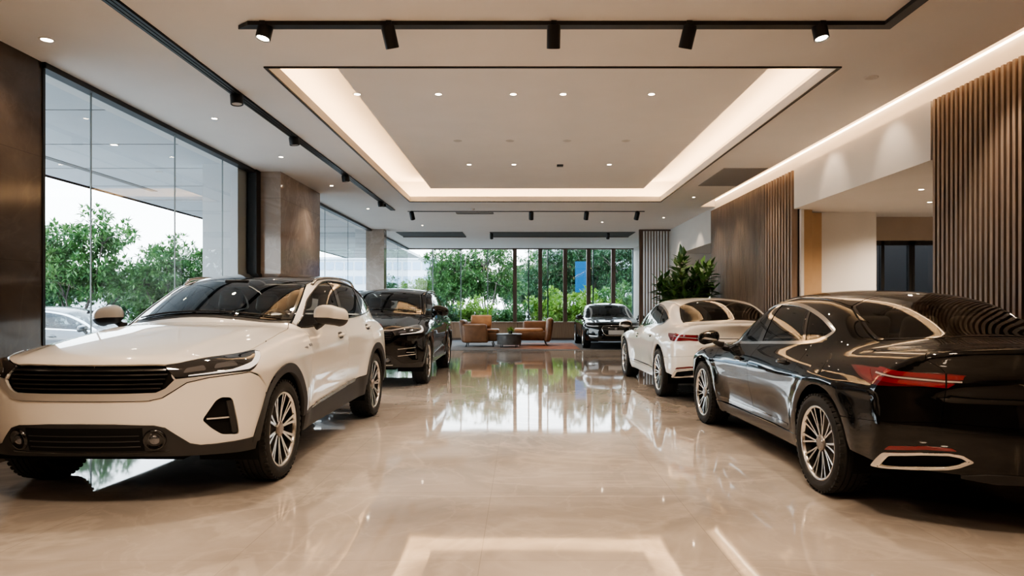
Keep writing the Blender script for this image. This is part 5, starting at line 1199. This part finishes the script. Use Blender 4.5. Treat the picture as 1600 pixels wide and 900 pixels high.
# ------------------------------------------------------------------ the cars
def recolor(root, mp):
    for o in root.children_recursive:
        if o.type == 'MESH' and o.material_slots:
            cur = o.data.materials[0]
            for a, b in mp.items():
                if cur == MT[a]:
                    o.material_slots[0].link = 'OBJECT'; o.material_slots[0].material = MT[b]
def kill(root, names):
    for o in list(root.children):
        if o.name.split('.')[0] in names:
            for c in list(o.children_recursive): bpy.data.objects.remove(c)
            bpy.data.objects.remove(o)
def place(o, label, loc, deg, sc=1.):
    o.location = loc; o.rotation_euler = (0, 0, math.radians(deg)); o.scale = (sc,) * 3; o['label'] = label; return o
gC = 'cars on show'
suv = thing('car', '', 'car', group=gC); BS = build_suv(suv)
place(suv, 'white SUV with black glass roof and wide black grille, beside the tall window', (-2.59, 4.9, 0), -1.1); suv.scale = (.97, 1, 1)
sedan = thing('car', '', 'car', group=gC); BD = build_sedan(sedan)
place(sedan, 'white sedan with dark rear glass and red tail lamps, before the tall plant', (2.69, 12.05, 0), 181.6)
s2 = copy_tree(suv); kill(s2, ('grille_trim',)); recolor(s2, {'white': 'brown', 'plastic': 'gloss'})
place(s2, 'glossy black SUV parked behind the white SUV, chrome strip over its lamps', (-2.40, 10.9, 0), -.4)
for o in s2.children_recursive:
    if o.name.startswith('skid_strip'): o.material_slots[0].link = 'OBJECT'; o.material_slots[0].material = MT['satin']
B2 = CarB(suv_f, s2, (.35, -.30), (.35, 3.2), MT)
P = B2.LF(B2.F.to2(np.array([(0, -.835, .862), (.25, -.82, .861), (.47, -.775, .858), (.60, -.66, .885), (.745, -.43, .915), (.82, -.27, .925), (.82, -.27, .933), (.745, -.42, .927), (.60, -.65, .90), (.47, -.77, .875), (.25, -.815, .878), (0, -.83, .879)])))
n = len(P); B2.part('chrome_strip', [np.vstack([P, P[::-1][0:0]])], B2.F, MT['chrome'], True, off=.008, gap=0, h=.02, bh=.015)
for z0, z1 in ((.60, .612), (.50, .510)):
    u0, u1 = B2.F.to2(np.array([(.56, -.75, .6), (.80, -.6, .6)]))[:, 0]; B2.part('bumper_strip', [B2.LF(dense(np.array([(u0, z0 - .02), (u1, z0), (u1, z1), (u0, z1 - .02)]), .03, True))], B2.F, MT['chrome'], off=.01, gap=0, rim=.01)
d2 = copy_tree(sedan); kill(d2, ('roof_antenna',)); recolor(d2, {'white': 'black'})
place(d2, 'black sedan seen from behind with red tail lamps, nearest beside the timber slats', (2.78, 7.21, 0), 181.5)
d3 = copy_tree(sedan); recolor(d3, {'white': 'black'}); kill(d3, ('roof_antenna',))
place(d3, 'small far black sedan showing its front before the back windows', (2.62, 19.75, .012), 0, .97)
pl = MB(); c = BD.LF(np.array([(0, .50)]))[0]; pl.box(-.22, .22, c[1] - .03, c[1] - .02, .44, .56); obj('licence_plate', pl.mesh(), MT['plate'], d3)
d4 = copy_tree(sedan); recolor(d4, {'white': 'silver'}); kill(d4, ('roof_antenna',)); d4['group'] = 'cars outside'
place(d4, 'silver grey car parked outdoors beyond the tall side window', (-8.1, 14.2, -.13), 90)
for o in (d2, d3): o['group'] = gC
LOOK = 'AgX - Medium High Contrast'; EXPO = .75
# ------------------------------------------------------------------ camera, sky, picture settings
cam = bpy.data.cameras.new('camera'); co = bpy.data.objects.new('camera', cam); C.objects.link(co); co.location = (0, 0, 1.23); co.rotation_euler = (PI / 2, 0, 0)
cam.sensor_width = 36; cam.lens = 24.0; cam.shift_x = -15 / 1600; cam.shift_y = 28 / 1600; cam.clip_end = 500
bpy.context.scene.camera = co
w = bpy.data.worlds.new('sky'); bpy.context.scene.world = w; w.use_nodes = True; nt = w.node_tree; bg = nt.nodes['Background']
tc = nt.nodes.new('ShaderNodeTexCoord'); sx = nt.nodes.new('ShaderNodeSeparateXYZ'); r = nt.nodes.new('ShaderNodeValToRGB'); L(nt, tc.outputs['Generated'], sx.inputs[0]); L(nt, sx.outputs['Z'], r.inputs[0])
r.color_ramp.elements[0].position = 0.; r.color_ramp.elements[0].color = (.93, .96, 1, 1); r.color_ramp.elements[1].position = .9; r.color_ramp.elements[1].color = (.62, .78, 1, 1)
L(nt, r.outputs[0], bg.inputs[0]); bg.inputs[1].default_value = 5.0
sc = bpy.context.scene
sc.view_settings.view_transform = 'AgX'; sc.view_settings.look = LOOK; sc.view_settings.exposure = EXPO
sc.cycles.use_denoising = True; sc.cycles.max_bounces = 10; sc.cycles.transparent_max_bounces = 24; sc.cycles.sample_clamp_indirect = 6.; sc.cycles.caustics_reflective = False; sc.cycles.caustics_refractive = False; sc.cycles.blur_glossy = .5
for o in LAMPS: o.data.energy *= 1.5
for x, y, e in ((-3.0, -1.2, 70), (-1.2, -1.4, 60), (-1.6, 2.2, 45), (1.0, 2.4, 45)):  # added fill lamps without fittings, out of view, brightening the near end
    l = bpy.data.lights.new('fill_lamp', 'AREA'); l.shape = 'DISK'; l.size = .5; l.energy = e; l.color = (1., .76, .54); l.spread = math.radians(130)
    o = bpy.data.objects.new('fill_lamp', l); C.objects.link(o); o.location = (x, y, HC - .03)
